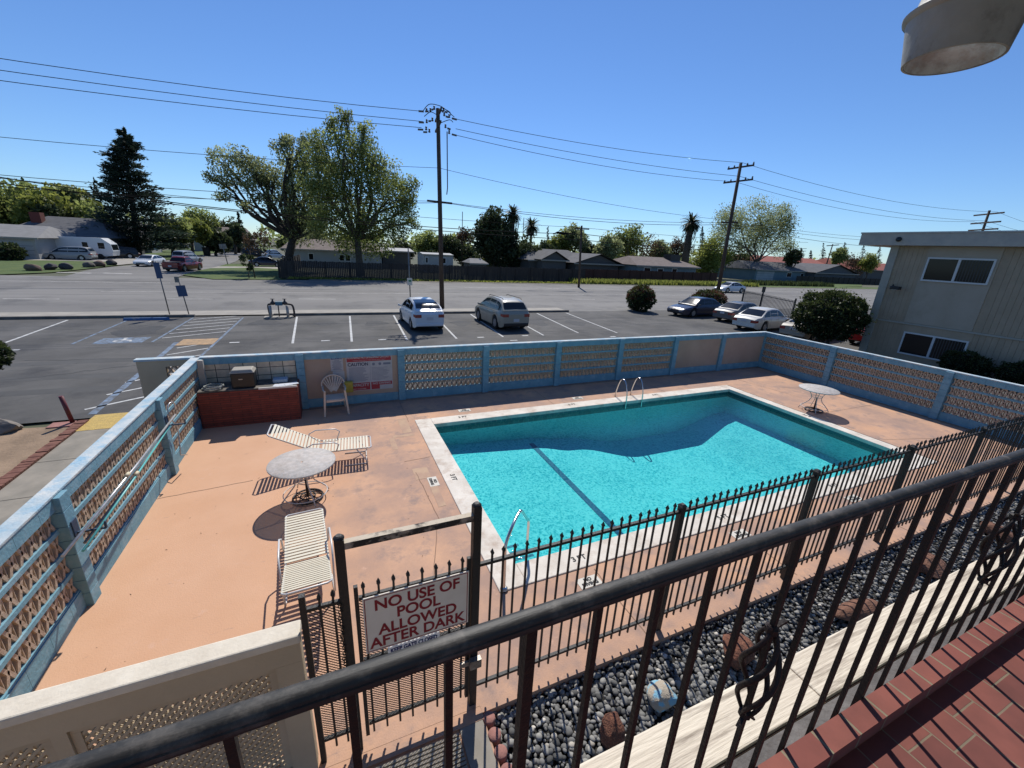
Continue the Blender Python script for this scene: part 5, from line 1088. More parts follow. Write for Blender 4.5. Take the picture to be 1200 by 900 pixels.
MB().box((BX-.03, -14, 1.77), (BX+.03, 12.3, 1.85)).build('belt_trim', trim, ab); MB().box((BX-.06, 12.28, 0), (BX+.5, 12.62, 5.5)).build('corner_trim', trim, ab)
MB().box((BX-.45, -14.2, 5.47), (BX+14.5, 13.9, 6.02)).build('fascia', mat('fascia_paint', (.47, .42, .345), .7, (.38, .345, .30), 2), ab); MB().box((BX-.48, -14.25, 6.022), (BX+14.5, 13.93, 6.09)).build('roof_edge', mat('roof_edge_metal', (.45, .42, .37), .6), ab)
wf = mat('window_white', (.58, .58, .56), .5); wg = mat('window_glass', (.010, .012, .014), .08, spec=.3)
def slider(y0, y1, z0, z1, X=BX):
    fr_ = MB(); t = .07; x0, x1 = X-.06, X-.006
    fr_.box((x0, y0, z0), (x1, y1, z0+t)); fr_.box((x0, y0, z1-t), (x1, y1, z1)); fr_.box((x0, y0, z0+t+.001), (x1, y0+t, z1-t-.001)); fr_.box((x0, y1-t, z0+t+.001), (x1, y1, z1-t-.001)); ym = (y0+y1)/2; fr_.box((x0-.005, ym-.045, z0+t+.001), (x1, ym+.045, z1-t-.001))
    f = fr_.build('window', wf, ab)
    o = MB(); o.quad((X-.03, y0+t, z0+t), (X-.03, y1-t, z0+t), (X-.03, y1-t, z1-t), (X-.03, y0+t, z1-t)); g = o.build('pane', wg, f); g.parent = f
    o = MB(); k = y0+t+.05
    while k < ym-.08: o.quad((X-.033, k, z0+t+.02), (X-.033, k+.035, z0+t+.02), (X-.033, k+.035, z1-t-.02), (X-.033, k, z1-t-.02)); k += .10
    o.build('blinds', mat('dark_blinds', (.03, .033, .034), .6), f)
slider(8.70, 11.02, 3.88, 4.97); slider(8.55, 10.95, .32, 1.42); slider(1.5, 4.0, 3.88, 4.97); slider(1.5, 4.0, .32, 1.42)
wl_ = thing('wall_light', 'small dark flood light on the apartment wall left of the upper window', 'lamp', (BX, 12, 3.5)); MB().tube([(BX, 12.05, 3.55), (BX-.2, 11.95, 3.6), (BX-.3, 11.9, 3.5)], .03, 6).build('arm', blkp, wl_); o = MB(); o.cbox((BX-.35, 11.75, 3.46), (.25, .4, .16)); o.build('head', blkp, wl_, bevel=.03); MB().cbox((BX-.36, 11.75, 3.375), (.18, .26, .012)).build('lens', wht, wl_)
tag(MB().lathe([(.0, 0), (.11, 0), (.11, .08), (.0, .08)], (BX-.53, 12.2, 5.75), 14, Matrix.Rotation(rad(90), 4, 'Y')).build('roof_camera', blkp), 'round dark fitting on the fascia near the corner of the apartment roof', 'camera')

# ------------------------------------------------------------------ vegetation
def cg_(s): return max(-1.45*s, min(1.45*s, R.gauss(0, s)))
def crown(o, blobs, n, size, clumps=9, cs=.30, flat=1., shell=.55):
    tot = sum(b[3]**2 for b in blobs)
    for (cx, cy, cz, r) in blobs:
        k = max(3, int(clumps*(r/blobs[0][3]))); m = max(4, int(n*r*r/tot/k))
        for _ in range(k):
            while True:
                d = Vector((R.uniform(-1, 1), R.uniform(-1, 1), R.uniform(-1, 1)))
                if .05 < d.length < 1: break
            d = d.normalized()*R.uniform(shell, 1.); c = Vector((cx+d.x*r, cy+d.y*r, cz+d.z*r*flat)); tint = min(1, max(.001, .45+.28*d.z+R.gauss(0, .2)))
            s3 = cs*r
            for _ in range(m):
                p = c+Vector((cg_(s3), cg_(s3), cg_(s3*.8)*flat)); s = size*R.uniform(.6, 1.4)
                u = Vector((R.gauss(0, 1), R.gauss(0, 1), R.gauss(0, .7))).normalized(); v = u.orthogonal().normalized(); w_ = (v*math.cos(R.random()*6.28)+u.cross(v)*math.sin(R.random()*6.28)); e = u.cross(w_)
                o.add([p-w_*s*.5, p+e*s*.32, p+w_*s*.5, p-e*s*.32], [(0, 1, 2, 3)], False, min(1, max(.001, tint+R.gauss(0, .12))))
bark = mat('bark', (.065, .05, .038), .95, (.11, .09, .07), 5, 8, .8, 15); darkbark = mat('dark_bark', (.03, .022, .018), .95, (.06, .045, .035), 5)
LM = {'mid': leafmat('leaf_mid', (.075, .10, .03), (.36, .41, .13), .6), 'yel': leafmat('leaf_yellowgreen', (.09, .12, .025), (.36, .38, .09), .55), 'dark': leafmat('leaf_dark', (.018, .028, .012), (.09, .115, .045), .45), 'grey': leafmat('leaf_greygreen', (.12, .14, .06), (.44, .48, .23), .6), 'pine': leafmat('needle', (.014, .024, .018), (.055, .08, .052)), 'hedge': leafmat('leaf_hedge', (.014, .022, .008), (.11, .14, .045)), 'brown': leafmat('leaf_brown', (.05, .035, .02), (.16, .10, .055)), 'red': leafmat('leaf_red', (.10, .02, .015), (.30, .05, .04)), 'palm': leafmat('frond', (.012, .018, .008), (.07, .08, .03))}
def limb(o, p, q, r0, r1, bend=.15):
    p = Vector(p); q = Vector(q); L_ = (q-p).length; m1 = p.lerp(q, .35)+Vector((R.gauss(0, 1), R.gauss(0, 1), R.gauss(0, .5)))*L_*bend*.5; m2 = p.lerp(q, .7)+Vector((R.gauss(0, 1), R.gauss(0, 1), R.gauss(0, .5)))*L_*bend*.5
    o.tube(bez([p, m1, m2, q], 3), [r0+(r1-r0)*i/9 for i in range(10)], 6); return m1, m2
def pxblobs(Y, lst, dj=.5):
    out = []
    for (px, py, rp) in lst:
        p = A(px, py, Y); sc = dep(p)/F; r = rp*sc; out.append((p.x, Y+R.uniform(-dj, dj)*r, p.z, r))
    return out
def tree(label, base_px, Y, blobs_px, leaf='mid', n=1500, size=.4, tr=.25, name='tree', cat='tree', group=None, clumps=9, cs=.3, bk_=None, z0=0, extra=(), limbs=True, shell=.55):
    B = pxblobs(Y, blobs_px); b = A(base_px, 310, Y); T = thing(name, label, cat, (b.x, Y, 0), 0, group)
    o = MB(); top = max(B, key=lambda q: q[2]); low = min(q[2]-q[3] for q in B); fork = Vector((b.x+(top[0]-b.x)*.25, Y, max(low*.8, top[2]*.25)))
    if limbs:
        o.tube([(b.x, Y, -.1), tuple((Vector((b.x, Y, 0))+fork)/2+Vector((R.gauss(0, .1), 0, 0))), tuple(fork)], [tr*1.2, tr, tr*.85], 8)
        for q in B:
            m1, m2 = limb(o, fork, (q[0], q[1], q[2]+q[3]*.3), tr*.55, tr*.08)
            for _ in range(3): e = Vector(q[:3])+Vector((R.uniform(-1, 1), R.uniform(-1, 1), R.uniform(-.5, 1)))*q[3]*.85; o.tube([m2, m2.lerp(e, .5)+Vector((0, 0, .1)), e], [tr*.22, tr*.13, tr*.04], 5)
        o.build('trunk', bk_ or bark, T)
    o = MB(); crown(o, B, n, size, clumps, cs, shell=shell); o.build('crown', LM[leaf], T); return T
# the two big trees by the corner
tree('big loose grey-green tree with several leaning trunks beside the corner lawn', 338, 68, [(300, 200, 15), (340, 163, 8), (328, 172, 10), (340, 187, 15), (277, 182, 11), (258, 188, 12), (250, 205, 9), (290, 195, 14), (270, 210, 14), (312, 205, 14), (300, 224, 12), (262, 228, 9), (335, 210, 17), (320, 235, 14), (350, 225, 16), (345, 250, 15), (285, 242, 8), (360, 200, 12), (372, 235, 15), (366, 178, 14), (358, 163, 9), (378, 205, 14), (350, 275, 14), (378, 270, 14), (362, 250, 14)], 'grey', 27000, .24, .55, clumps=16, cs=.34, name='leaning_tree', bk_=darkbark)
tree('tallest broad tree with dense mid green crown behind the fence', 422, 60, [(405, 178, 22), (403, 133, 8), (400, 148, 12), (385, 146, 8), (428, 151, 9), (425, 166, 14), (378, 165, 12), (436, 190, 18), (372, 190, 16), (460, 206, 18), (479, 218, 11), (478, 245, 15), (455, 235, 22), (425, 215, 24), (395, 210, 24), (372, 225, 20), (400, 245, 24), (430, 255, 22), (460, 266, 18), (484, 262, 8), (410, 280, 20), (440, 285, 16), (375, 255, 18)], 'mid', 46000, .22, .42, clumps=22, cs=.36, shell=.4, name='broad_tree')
# pine on the left
def conifer(label, px, Y, ytop, ybot, wpx, leaf='pine', n=4200, size=.55, lean=0, name='pine_tree', tr=.35, gap=.75, clx=1.):
    p0 = A(px, ybot, Y); pt = A(px+lean, ytop, Y); sc = dep(p0)/F; T = thing(name, label, 'tree', (p0.x, Y, 0)); H_ = pt.z
    MB().tube([(p0.x, Y, -.1), (p0.x+(pt.x-p0.x)*.5, Y, H_*.5), (pt.x, Y, H_)], [tr, tr*.6, .04], 7).build('trunk', darkbark, T)
    o = MB(); lv = int(26*clx); W_ = wpx*sc; zb = max(H_*.06, .3)
    for i in range(lv):
        f = i/(lv-1); z = zb+(H_-zb)*f; rr_ = W_*(1-f)**.68*R.uniform(.75, 1.08)*(0.62+.38*math.sin(min(1, (f+.12)*3.5)*math.pi/2))+.15
        nb = max(3, int(9*(1-f)+3)); x = p0.x+(pt.x-p0.x)*f
        for j in range(nb):
            if R.random() > gap: continue
            a = R.uniform(0, 6.28); L_ = rr_*R.uniform(.7, 1.1); m = max(5, int(n/(lv*nb)))
            tint = R.uniform(.05, .9)
            for k in range(m):
                t = R.random()**.6; s = size*R.uniform(.5, 1.3)*(1-.3*f)
                p = Vector((x+math.cos(a)*L_*t+R.gauss(0, .14*L_), Y+math.sin(a)*L_*t+R.gauss(0, .14*L_), z+.10*L_*t+R.gauss(0, .18)-.0)); u = Vector((math.cos(a), math.sin(a), R.gauss(.2, .3))).normalized(); e = Vector((R.gauss(0, 1), R.gauss(0, 1), R.gauss(0, 1))).cross(u).normalized()
                o.add([p-u*s*.6, p+e*s*.2, p+u*s*.6, p-e*s*.2], [(0, 1, 2, 3)], False, max(.001, tint))
    o.build('crown', LM[leaf], T); return T
conifer('tall dark pine standing beside the side street', 163, 94, 153, 302, 46, n=34000, size=.5, lean=-18, tr=.55, gap=.95, clx=1.6)
conifer('small dark conifer left of the tall pine above the roofs', 110, 112, 210, 290, 12, n=1500, size=.7)
conifer('distant dark conifer above the side street houses', 279, 130, 250, 290, 10, n=1300, size=.8)
conifer('narrow dark cypress beside the right palm', 823, 88, 267, 318, 7, n=1300, size=.5, name='cypress_tree', gap=1)
conifer('thin dark cypress between the palms and the short far pole', 642, 95, 267, 312, 3.4, n=700, size=.45, name='cypress_tree', gap=1)
for i, (px, yt, w_) in enumerate(((965, 286, 6), (990, 284, 7), (1012, 288, 6), (939, 291, 5), (950, 294, 4), (1031, 290, 5))):
    conifer('dark conifer over the red roofs, number %s from the leaning pole' % ('one two three four five six'.split()[i]) if False else ('tiny distant conifer in the skyline ' + ('just left of the leaning far pole', 'midway between far pole and apartment roof', 'right before the apartment roof edge', 'left end of the conifer row', 'second from the left in the conifer row', 'touching the apartment roof edge')[i]), px, 150, yt, 312, w_, n=700, size=1.0)
# left background trees
LB = [(8, 238, 24, 'yel'), (32, 232, 22, 'mid'), (55, 240, 24, 'yel'), (75, 230, 16, 'grey'), (95, 240, 20, 'yel'), (105, 255, 20, 'mid'), (-25, 230, 26, 'mid'), (22, 256, 20, 'dark'), (68, 258, 18, 'dark')]
nm_ = ['yellow-green tree at the left edge above the roofs', 'mid green tree just right of the leftmost yellow-green one', 'bright tree behind the chimney house', 'pale sparse tree behind the grey house', 'yellow-green tree left of the tall pine', 'shaded green tree touching the tall pine on its left', 'green tree beyond the left edge of the view', 'dark tree behind the left garage roof', 'dark tree behind the grey roof ridge']
for (px, py, r_, lf), l_ in zip(LB, nm_): tree(l_, px, 105+R.uniform(-6, 12), [(px, py, r_*.8), (px+r_*.5, py+r_*.5, r_*.7), (px-r_*.5, py+r_*.45, r_*.7), (px, py+r_*1.1, r_*.9)], lf, 5200, .6, .3, clumps=30)
ST = [(205, 272, 15, 'mid', 'leafy round street tree over the white cars in the side street', 100), (228, 268, 12, 'yel', 'yellow-green street tree right of the round one', 104), (236, 258, 13, 'mid', 'taller green tree behind the side street trees', 140), (255, 282, 11, 'dark', 'dark shrubby tree at the end of the side street', 108), (190, 268, 11, 'dark', 'dark tree directly right of the tall pine', 118), (262, 268, 13, 'dark', 'dark tree behind the brown roof at the end of the side street', 150), (278, 274, 10, 'dark', 'bushy dark tree before the far conifer', 120)]
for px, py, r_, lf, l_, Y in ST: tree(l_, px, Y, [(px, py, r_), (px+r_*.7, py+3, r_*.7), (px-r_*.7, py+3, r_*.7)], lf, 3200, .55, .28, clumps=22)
tree('bare reddish brown tree left of the big leaning tree', 305, 82, [(300, 285, 12), (310, 278, 10), (292, 280, 8)], 'brown', 700, .35, .16, clumps=12)
T = tree('young conifer-like sapling tied to a stake on the corner lawn', 290, 52.5, [(290, 303, 6), (290, 312, 5)], 'dark', 350, .25, .05, clumps=6); 
b = G(299, 326.5); tag(MB().tube([(b.x, b.y, 0), (b.x-.15, b.y, 2.9)], .06, 6).build('stake', polewood), 'thin dark stake standing on the corner lawn beside the sapling', 'stake')
tree('dark ivy covered tree filling the gap between the leaning trunks', 372, 86, [(350, 265, 18), (372, 270, 18), (395, 285, 16), (340, 285, 12)], 'dark', 2600, .5, .3, clumps=16)
# middle background
MBk = [(500, 282, 13, 'mid', 'green tree behind the white shed roofs'), (525, 283, 12, 'dark', 'dark tree right of the tall utility pole'), (470, 290, 12, 'dark', 'dark tree under the right edge of the tallest tree'), (545, 275, 10, 'brown', 'leafless twiggy tree right of the utility pole'), (548, 298, 12, 'dark', 'dark bush behind the small grey roof'), (579, 262, 21, 'dark', 'large dark ivy tree left of the shaggy palm'), (583, 285, 22, 'dark', 'dark mass of ivy at the foot of the large dark tree'), (612, 292, 16, 'dark', 'dark shrubbery between the two distant palms'), (602, 300, 9, 'yel', 'small yellow-green bush before the dark ivy trees'), (573, 306, 9, 'yel', 'yellow-green bush above the fence left of centre'), (626, 306, 8, 'yel', 'yellow bush beside the grey gabled house'), (655, 283, 13, 'yel', 'bright green tree behind the grey gabled house'), (672, 272, 13, 'grey', 'pale round-topped tree behind the short far pole'), (712, 285, 13, 'grey', 'grey-green tree between the grey house and the tall green tree'), (735, 276, 17, 'mid', 'tall light green tree above the blue house'), (752, 286, 16, 'brown', 'olive brown tree beside the tall light green one'), (728, 296, 15, 'yel', 'lush green bush left of the blue house'), (775, 290, 11, 'grey', 'pale tree over the blue house roof'), (795, 287, 10, 'brown', 'thin brownish tree left of the right palm'), (832, 295, 18, 'yel', 'bright green tree right of the right palm'), (855, 300, 17, 'dark', 'dark green tree behind the leaning utility pole'), (830, 312, 15, 'brown', 'grey brown bush beside the blue house'), (862, 315, 14, 'dark', 'dark bush left of the grey roofed house'), (930, 298, 8, 'dark', 'dark shrub above the red roof'), (1000, 305, 9, 'brown', 'sparse brownish tree between red roofs'), (985, 296, 8, 'mid', 'green tree above the middle red roof'), (1020, 305, 9, 'yel', 'small yellow-green tree before the apartment building'), (640, 292, 10, 'dark', 'dark bush under the thin cypress'), (690, 290, 9, 'dark', 'dark tree behind the grey ridge'), (505, 300, 8, 'dark', 'dark shrub behind the white shed')]
for px, py, r_, lf, l_ in MBk:
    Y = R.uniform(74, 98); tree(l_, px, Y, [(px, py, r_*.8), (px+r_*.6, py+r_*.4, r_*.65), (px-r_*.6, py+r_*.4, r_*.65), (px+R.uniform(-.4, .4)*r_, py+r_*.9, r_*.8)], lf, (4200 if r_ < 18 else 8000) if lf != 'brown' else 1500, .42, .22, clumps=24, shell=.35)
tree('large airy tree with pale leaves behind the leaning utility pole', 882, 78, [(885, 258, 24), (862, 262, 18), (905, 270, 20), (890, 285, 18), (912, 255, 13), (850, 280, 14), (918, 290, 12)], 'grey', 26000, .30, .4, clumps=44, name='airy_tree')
# palms
def palm(label, px, Y, ytop, rp, tr=.35, skirt=0., n=110):
    p = A(px, ytop, Y); r = rp*dep(p)/F; T = thing('palm_tree', label, 'palm tree', (p.x, Y, 0)); MB().tube([(p.x+.2, Y, -.1), (p.x, Y, p.z*.6), (p.x, Y, p.z)], [tr*1.2, tr, tr*.9], 8).build('trunk', bark, T); o = MB()
    for i in range(n):
        a = R.uniform(0, 6.28); el = R.uniform(-.7, 1.4); d = Vector((math.cos(a)*math.cos(el), math.sin(a)*math.cos(el), math.sin(el))); L_ = r*R.uniform(.8, 1.1); pr = Vector((p.x, Y, p.z)); tint = R.uniform(.1, .9)
        for k in range(7):
            q = pr+d*L_/7; d = (d+Vector((0, 0, -.2))).normalized(); s = d.cross(Vector((0, 0, 1))).normalized() if abs(d.z) < .98 else Vector((1, 0, 0)); w_ = L_*.13*(1-.12*k)
            for sg in (-1, 1): o.add([pr, q, q+s*sg*w_-d*w_*.1+Vector((0, 0, -w_*.35)), pr+s*sg*w_+Vector((0, 0, -w_*.35))], [(0, 1, 2, 3)], False, tint)
            pr = q
    if skirt:
        for i in range(160): z = p.z-R.random()*skirt; a = R.uniform(0, 6.28); q = Vector((p.x+math.cos(a)*tr*R.uniform(1, 2.4), Y+math.sin(a)*tr*2, z)); o.add([q, q+Vector((.12, 0, -.1)), q+Vector((.1*math.cos(a), .1, -.9)), q+Vector((-.1, 0, -.8))], [(0, 1, 2, 3)], False, R.uniform(.001, .3))
    o.build('fronds', LM['palm'], T)
palm('shaggy dark palm right of the large ivy tree', 601, 76, 252, 13, .5, 5.); palm('slender palm with round head right of the shaggy one', 623, 90, 266, 12, .3, 1.); palm('stout palm with thick skirt left of the leaning utility pole', 810, 75, 262, 14, .75, 6)
# leafless antenna-like pole in the trees
for px, yt, l_ in ((542, 248, 'thin bare pole rising from the twiggy tree'), (614, 255, 'thin mast between the two distant palms')):
    q = A(px, yt, 80); tag(MB().tube([(q.x, 80, 0), (q.x, 80, q.z)], .07, 5).build('mast', polewood), l_, 'mast')
# far wood
o = MB(); bl = []
for i in range(150): x = -260+i*5.6; bl.append((x+R.uniform(-3, 3), 205+R.uniform(-20, 20), 1.5+R.uniform(0, 2.5), R.uniform(3.0, 5.5)))
crown(o, bl, 15000, 1.7, 6, .35); tw = o.build('distant_wood', LM['mid']); tag(tw, 'continuous belt of distant trees along the horizon', 'trees'); tw['kind'] = 'stuff'

# hedges and bushes
def bush(label, c, r, leaf, n, size=.07, tipleaf=None, name='shrub', flat=1., seed=0, squash=(1, 1, 1)):
    T = thing(name, label, 'shrub', (c[0], c[1], 0)); 
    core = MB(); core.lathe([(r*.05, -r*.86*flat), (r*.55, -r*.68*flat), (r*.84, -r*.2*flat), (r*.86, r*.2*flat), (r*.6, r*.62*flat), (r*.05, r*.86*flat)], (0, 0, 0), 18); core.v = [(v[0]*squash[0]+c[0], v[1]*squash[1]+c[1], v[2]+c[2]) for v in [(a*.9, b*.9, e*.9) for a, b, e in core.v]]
    core.build('dark_core', mat('bush_core', (.006, .009, .004), 1.), T)  # solid near-black mass filling the inside of the foliage
    o = MB()
    for i in range(n):
        d = Vector((R.gauss(0, 1), R.gauss(0, 1), R.gauss(0, 1))).normalized(); k = 1+.08*math.sin(d.x*6+d.z*4+c[0])+.06*math.sin(d.y*9+c[1])+.06*math.sin(d.z*13+d.x*5)+(R.uniform(.05, .2) if R.random() < .06 else 0); p = Vector((c[0]+d.x*r*k*squash[0], c[1]+d.y*r*k*squash[1], c[2]+d.z*r*k*flat))*1.; p += Vector((R.gauss(0, .03), R.gauss(0, .03), R.gauss(0, .03)))*r; s = size*R.uniform(.6, 1.4)
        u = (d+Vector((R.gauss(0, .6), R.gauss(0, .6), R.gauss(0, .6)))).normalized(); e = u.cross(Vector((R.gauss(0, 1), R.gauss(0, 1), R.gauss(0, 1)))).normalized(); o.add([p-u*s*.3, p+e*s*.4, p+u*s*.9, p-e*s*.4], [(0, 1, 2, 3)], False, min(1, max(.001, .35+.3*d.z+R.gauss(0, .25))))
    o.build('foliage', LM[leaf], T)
    if tipleaf:
        o = MB()
        for i in range(n//5):
            d = Vector((R.gauss(0, 1), R.gauss(0, 1), abs(R.gauss(.9, .5)))).normalized(); p = Vector((c[0]+d.x*r*1.06*squash[0], c[1]+d.y*r*1.06*squash[1], c[2]+d.z*r*1.05*flat)); s = size*R.uniform(.6, 1.3); e = d.orthogonal().normalized(); o.add([p, p+e*s*.4, p+d*s*1.1, p-e*s*.4], [(0, 1, 2, 3)], False, R.uniform(.1, 1))
        o.build('red_leaves', LM[tipleaf], T)
    return T
bush('round dark shrub with red leaf tips standing alone at the lot kerb', (23.5, 27.4, 1.0), 1.0, 'hedge', 3500, .13, 'red')
bush('low red-topped hedge shrub behind the dark parked sedans', (31.4, 27.6, .75), .95, 'hedge', 3500, .13, 'red', squash=(1.9, 1, 1))
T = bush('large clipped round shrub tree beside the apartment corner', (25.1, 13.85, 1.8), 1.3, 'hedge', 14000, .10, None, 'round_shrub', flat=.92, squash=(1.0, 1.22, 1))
o = MB(); 
for dx, dy in ((0, 0), (.15, .3), (-.1, -.3)): o.tube([(25.1+dx*.5, 13.85+dy*.5, -.1), (25.1+dx*1.5, 13.85+dy*2, 1.2)], [.09, .06], 6)
o.build('trunk', darkbark, T)
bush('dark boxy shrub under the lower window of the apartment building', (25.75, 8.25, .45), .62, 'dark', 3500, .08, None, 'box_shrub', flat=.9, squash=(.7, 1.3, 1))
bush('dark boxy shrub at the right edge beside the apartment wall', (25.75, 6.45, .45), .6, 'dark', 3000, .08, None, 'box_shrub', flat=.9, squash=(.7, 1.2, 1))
bush('leafy bush entering the view at the left edge of the car park', (-7.93, 14.2, 1.25), .36, 'hedge', 1800, .07, None, 'bush')
bush('round green bush in front of the left garage', (A(11, 300, 73).x, 73, .9), 1.25, 'hedge', 900, .3, None, 'bush', flat=.8)
b = G(566, 0+316); 
for i, (px, py, w_, c_) in enumerate(((40, 317.5, 1.5, 'boulder_tan'), (60, 316.5, 1.05, 'boulder_dark'), (78, 316, 1.15, 'boulder_dark'), (105, 313.5, 1.2, 'boulder_grey'), (116, 312.5, 1.2, 'boulder_tan'), (132, 311, 1.1, 'boulder_dark'))):
    p = G(px, py); m = {'boulder_tan': mat('boulder_tan', (.20, .13, .10), .95, (.13, .09, .07), 1), 'boulder_dark': mat('boulder_dark', (.05, .045, .05), .95, (.08, .07, .07), 1), 'boulder_grey': mat('boulder_grey', (.14, .12, .10), .95, (.09, .08, .07), 1)}[c_]
    rock('lawn_boulder', ('tan boulder at the left end of the row on the lawn edge', 'dark boulder second from the left on the lawn edge', 'dark boulder third from the left on the lawn edge', 'grey boulder fourth from the left, before the driveway', 'brown boulder fifth from the left, before the driveway', 'dark boulder at the right end of the row nearest the side street')[i], (p.x, p.y, .3), (w_, 1.0, .85), m, 30+i, sub=2, group='boulders lining the left lawn')
bn = G(243, 299.5); t_ = thing('rubbish_bin', 'black wheeled rubbish bin standing in the side street', 'bin', tuple(bn)); o = MB(); o.add([(-.5, -.4, 0), (.5, -.4, 0), (.5, .4, 0), (-.5, .4, 0), (-.6, -.5, 1.5), (.6, -.5, 1.5), (.6, .5, 1.5), (-.6, .5, 1.5)], [(0,3,2,1),(4,5,6,7),(0,1,5,4),(1,2,6,5),(2,3,7,6),(3,0,4,7)]); o.build('body', blkp, t_, world=False); MB().cbox((0, 0, 1.58), (1.3, 1.1, .12)).build('lid', blkp, t_, world=False)

# ------------------------------------------------------------------ houses
roofg = mat('grey_shingle', (.085, .085, .09), .95, (.12, .12, .125), 1.2, 8); roofl = mat('light_shingle', (.24, .235, .23), .95, (.19, .185, .18), 1.2, 8); roofb = mat('brown_shingle', (.14, .11, .095), .95, (.20, .16, .14), 1.2, 8); roofr = mat('red_tile_roof', (.34, .10, .07), .9, (.26, .075, .05), 1.5, 6)
wallw = mat('white_siding', (.42, .42, .41), .85, (.36, .36, .35), .6); wallg = mat('grey_siding', (.10, .105, .11), .85, (.085, .09, .095), .8); wallb = mat('blue_grey_siding', (.16, .22, .24), .85, (.13, .19, .21), .8); wallc = mat('cream_siding', (.32, .29, .24), .85); walld = mat('taupe_gable', (.10, .095, .09), .9)
def house(label, x0, x1, y0, y1, h, rh, wm_, rm, ridge='x', hip=0., wins=(), ov=.6, name='house', cat='house', garage=None, door=None):
    Hh = thing(name, label, cat, ((x0+x1)/2, y0, 0)); o = MB(); o.box((x0, y0, -.1), (x1, y1, h-.002))
    if ridge == 'y' : xm = (x0+x1)/2; o.add([(x0, y0+.0, h), (x1, y0+.0, h), (xm, y0+.0, h+rh-.15)], [(0, 1, 2)])
    o.build('wall', wm_, Hh)
    X0, X1, Y0, Y1 = x0-ov, x1+ov, y0-ov, y1+ov; r = MB(); t = .18
    if ridge == 'x':
        ym = (Y0+Y1)/2; hp = hip*(X1-X0); v = [(X0, Y0, h), (X1, Y0, h), (X1, Y1, h), (X0, Y1, h), (X0+hp, ym, h+rh), (X1-hp, ym, h+rh)]
        r.add(v, [(0, 1, 5, 4), (2, 3, 4, 5), (0, 4, 3), (1, 2, 5), (0, 3, 2, 1)])
    else:
        xm = (X0+X1)/2; hp = hip*(Y1-Y0); v = [(X0, Y0, h), (X1, Y0, h), (X1, Y1, h), (X0, Y1, h), (xm, Y0+hp, h+rh), (xm, Y1-hp, h+rh)]
        r.add(v, [(0, 4, 5, 3), (1, 2, 5, 4), (2, 3, 5), (0, 3, 2, 1)]+([(0, 1, 4)] if hip else []))
    r.build('roof', rm, Hh); MB().box((X0, Y0-.02, h-.2), (X1, Y0+.08, h+.02)).build('fascia', wallc, Hh)
    for (a, b, z0, z1) in wins:
        f = MB(); f.box((a-.12, y0-.07, z0-.12), (b+.12, y0-.005, z1+.12)); f = f.build('window', wf, Hh); PL(MB(), a, z0, b, z1, y0-.075).build('pane', wg, f)
    if garage:
        o = MB(); a, b, gz_ = garage; o.box((a, y0-.06, 0), (b, y0-.005, gz_)); gg = o.build('garage_door', wallw, Hh); o = MB()
        for k in range(1, 4): PL(o, a, gz_*k/4, b, gz_*k/4+.04, y0-.065)
        o.build('panel_lines', wallg, gg)
    if door: o = MB(); o.box((door, y0-.06, 0), (door+1, y0-.005, 2.1)); o.build('door', mat('door_dark', (.05, .04, .035), .6), Hh)
    return Hh
def ax(px, py, Y): return A(px, py, Y).x
house('pale garage house at the far left with white garage door', ax(-60, 290, 76), ax(43, 290, 76), 76, 88, 2.7, 1.5, wallw, roofl, 'x', .15, garage=(ax(17, 290, 76), ax(40, 290, 76), 2.2))
hs = house('large dark grey house with brick chimney behind the minivan', ax(2, 280, 86), ax(125, 280, 86), 86, 100, 2.9, 2.8, wallg, roofg, 'x', .25, wins=((ax(90, 285, 86), ax(98, 285, 86), 1, 2.1),))
q = A(53, 265, 92); MB().box((q.x-.6, 90, 3.5), (q.x+.6, 91.2, 6.1)).build('chimney', mat('chimney_brick', (.14, .04, .03), .9), hs)
house('second grey house with a gabled front behind the tall pine', ax(70, 280, 112), ax(165, 280, 112), 112, 124, 3.6, 2.6, wallc, roofg, 'x', .2)
house('white low house seen behind the tall pine trunk', ax(140, 285, 108), ax(176, 285, 108), 108, 114, 2.6, 1.2, wallw, roofg, 'x', .1)
house('bright white shed at the end of the side street', ax(228, 290, 130), ax(240, 290, 130), 130, 136, 4.2, .6, wallw, roofl, 'x', 0)
house('brown roofed house at the end of the side street', ax(241, 290, 135), ax(292, 290, 135), 135, 148, 3.2, 3.0, walld, roofb, 'x', .15)
house('long white house behind the big trees', ax(335, 300, 78), ax(447, 300, 78), 78, 88, 2.7, 1.6, wallw, roofb, 'x', .1, wins=((ax(398, 300, 78), ax(403, 300, 78), 1.1, 2.0), (ax(405, 300, 78), ax(410, 300, 78), 1.1, 2.0), (ax(362, 300, 78), ax(367, 300, 78), 1.1, 2.)))
house('low building with flat white roof behind the fence', ax(448, 295, 80), ax(481, 295, 80), 80, 88, 3.0, .5, walld, wallw, 'x', 0)
house('white boxy shed with flat roof right behind the utility pole', ax(496, 300, 72), ax(531, 300, 72), 72, 77, 2.85, .25, wallw, wallw, 'x', 0, wins=((ax(499, 300, 72), ax(501, 300, 72), 1.5, 2.3), (ax(519, 300, 72), ax(522, 300, 72), 1.5, 2.3)), ov=.1, name='shed', cat='shed')
house('small grey roof just above the fence right of the white shed', ax(552, 310, 66), ax(570, 310, 66), 66, 70, 1.9, .7, walld, roofl, 'x', .2, ov=.3, name='shed', cat='shed')
house('grey roofed house with two gables behind the fence', ax(626, 310, 68), ax(700, 310, 68), 70, 82, 2.7, 2.0, walld, roofg, 'x', .18)
house('projecting gable wing of the grey house, right part', ax(682, 310, 64), ax(733, 310, 64), 66, 76, 2.6, 1.7, walld, roofg, 'y', 0., ov=.8)
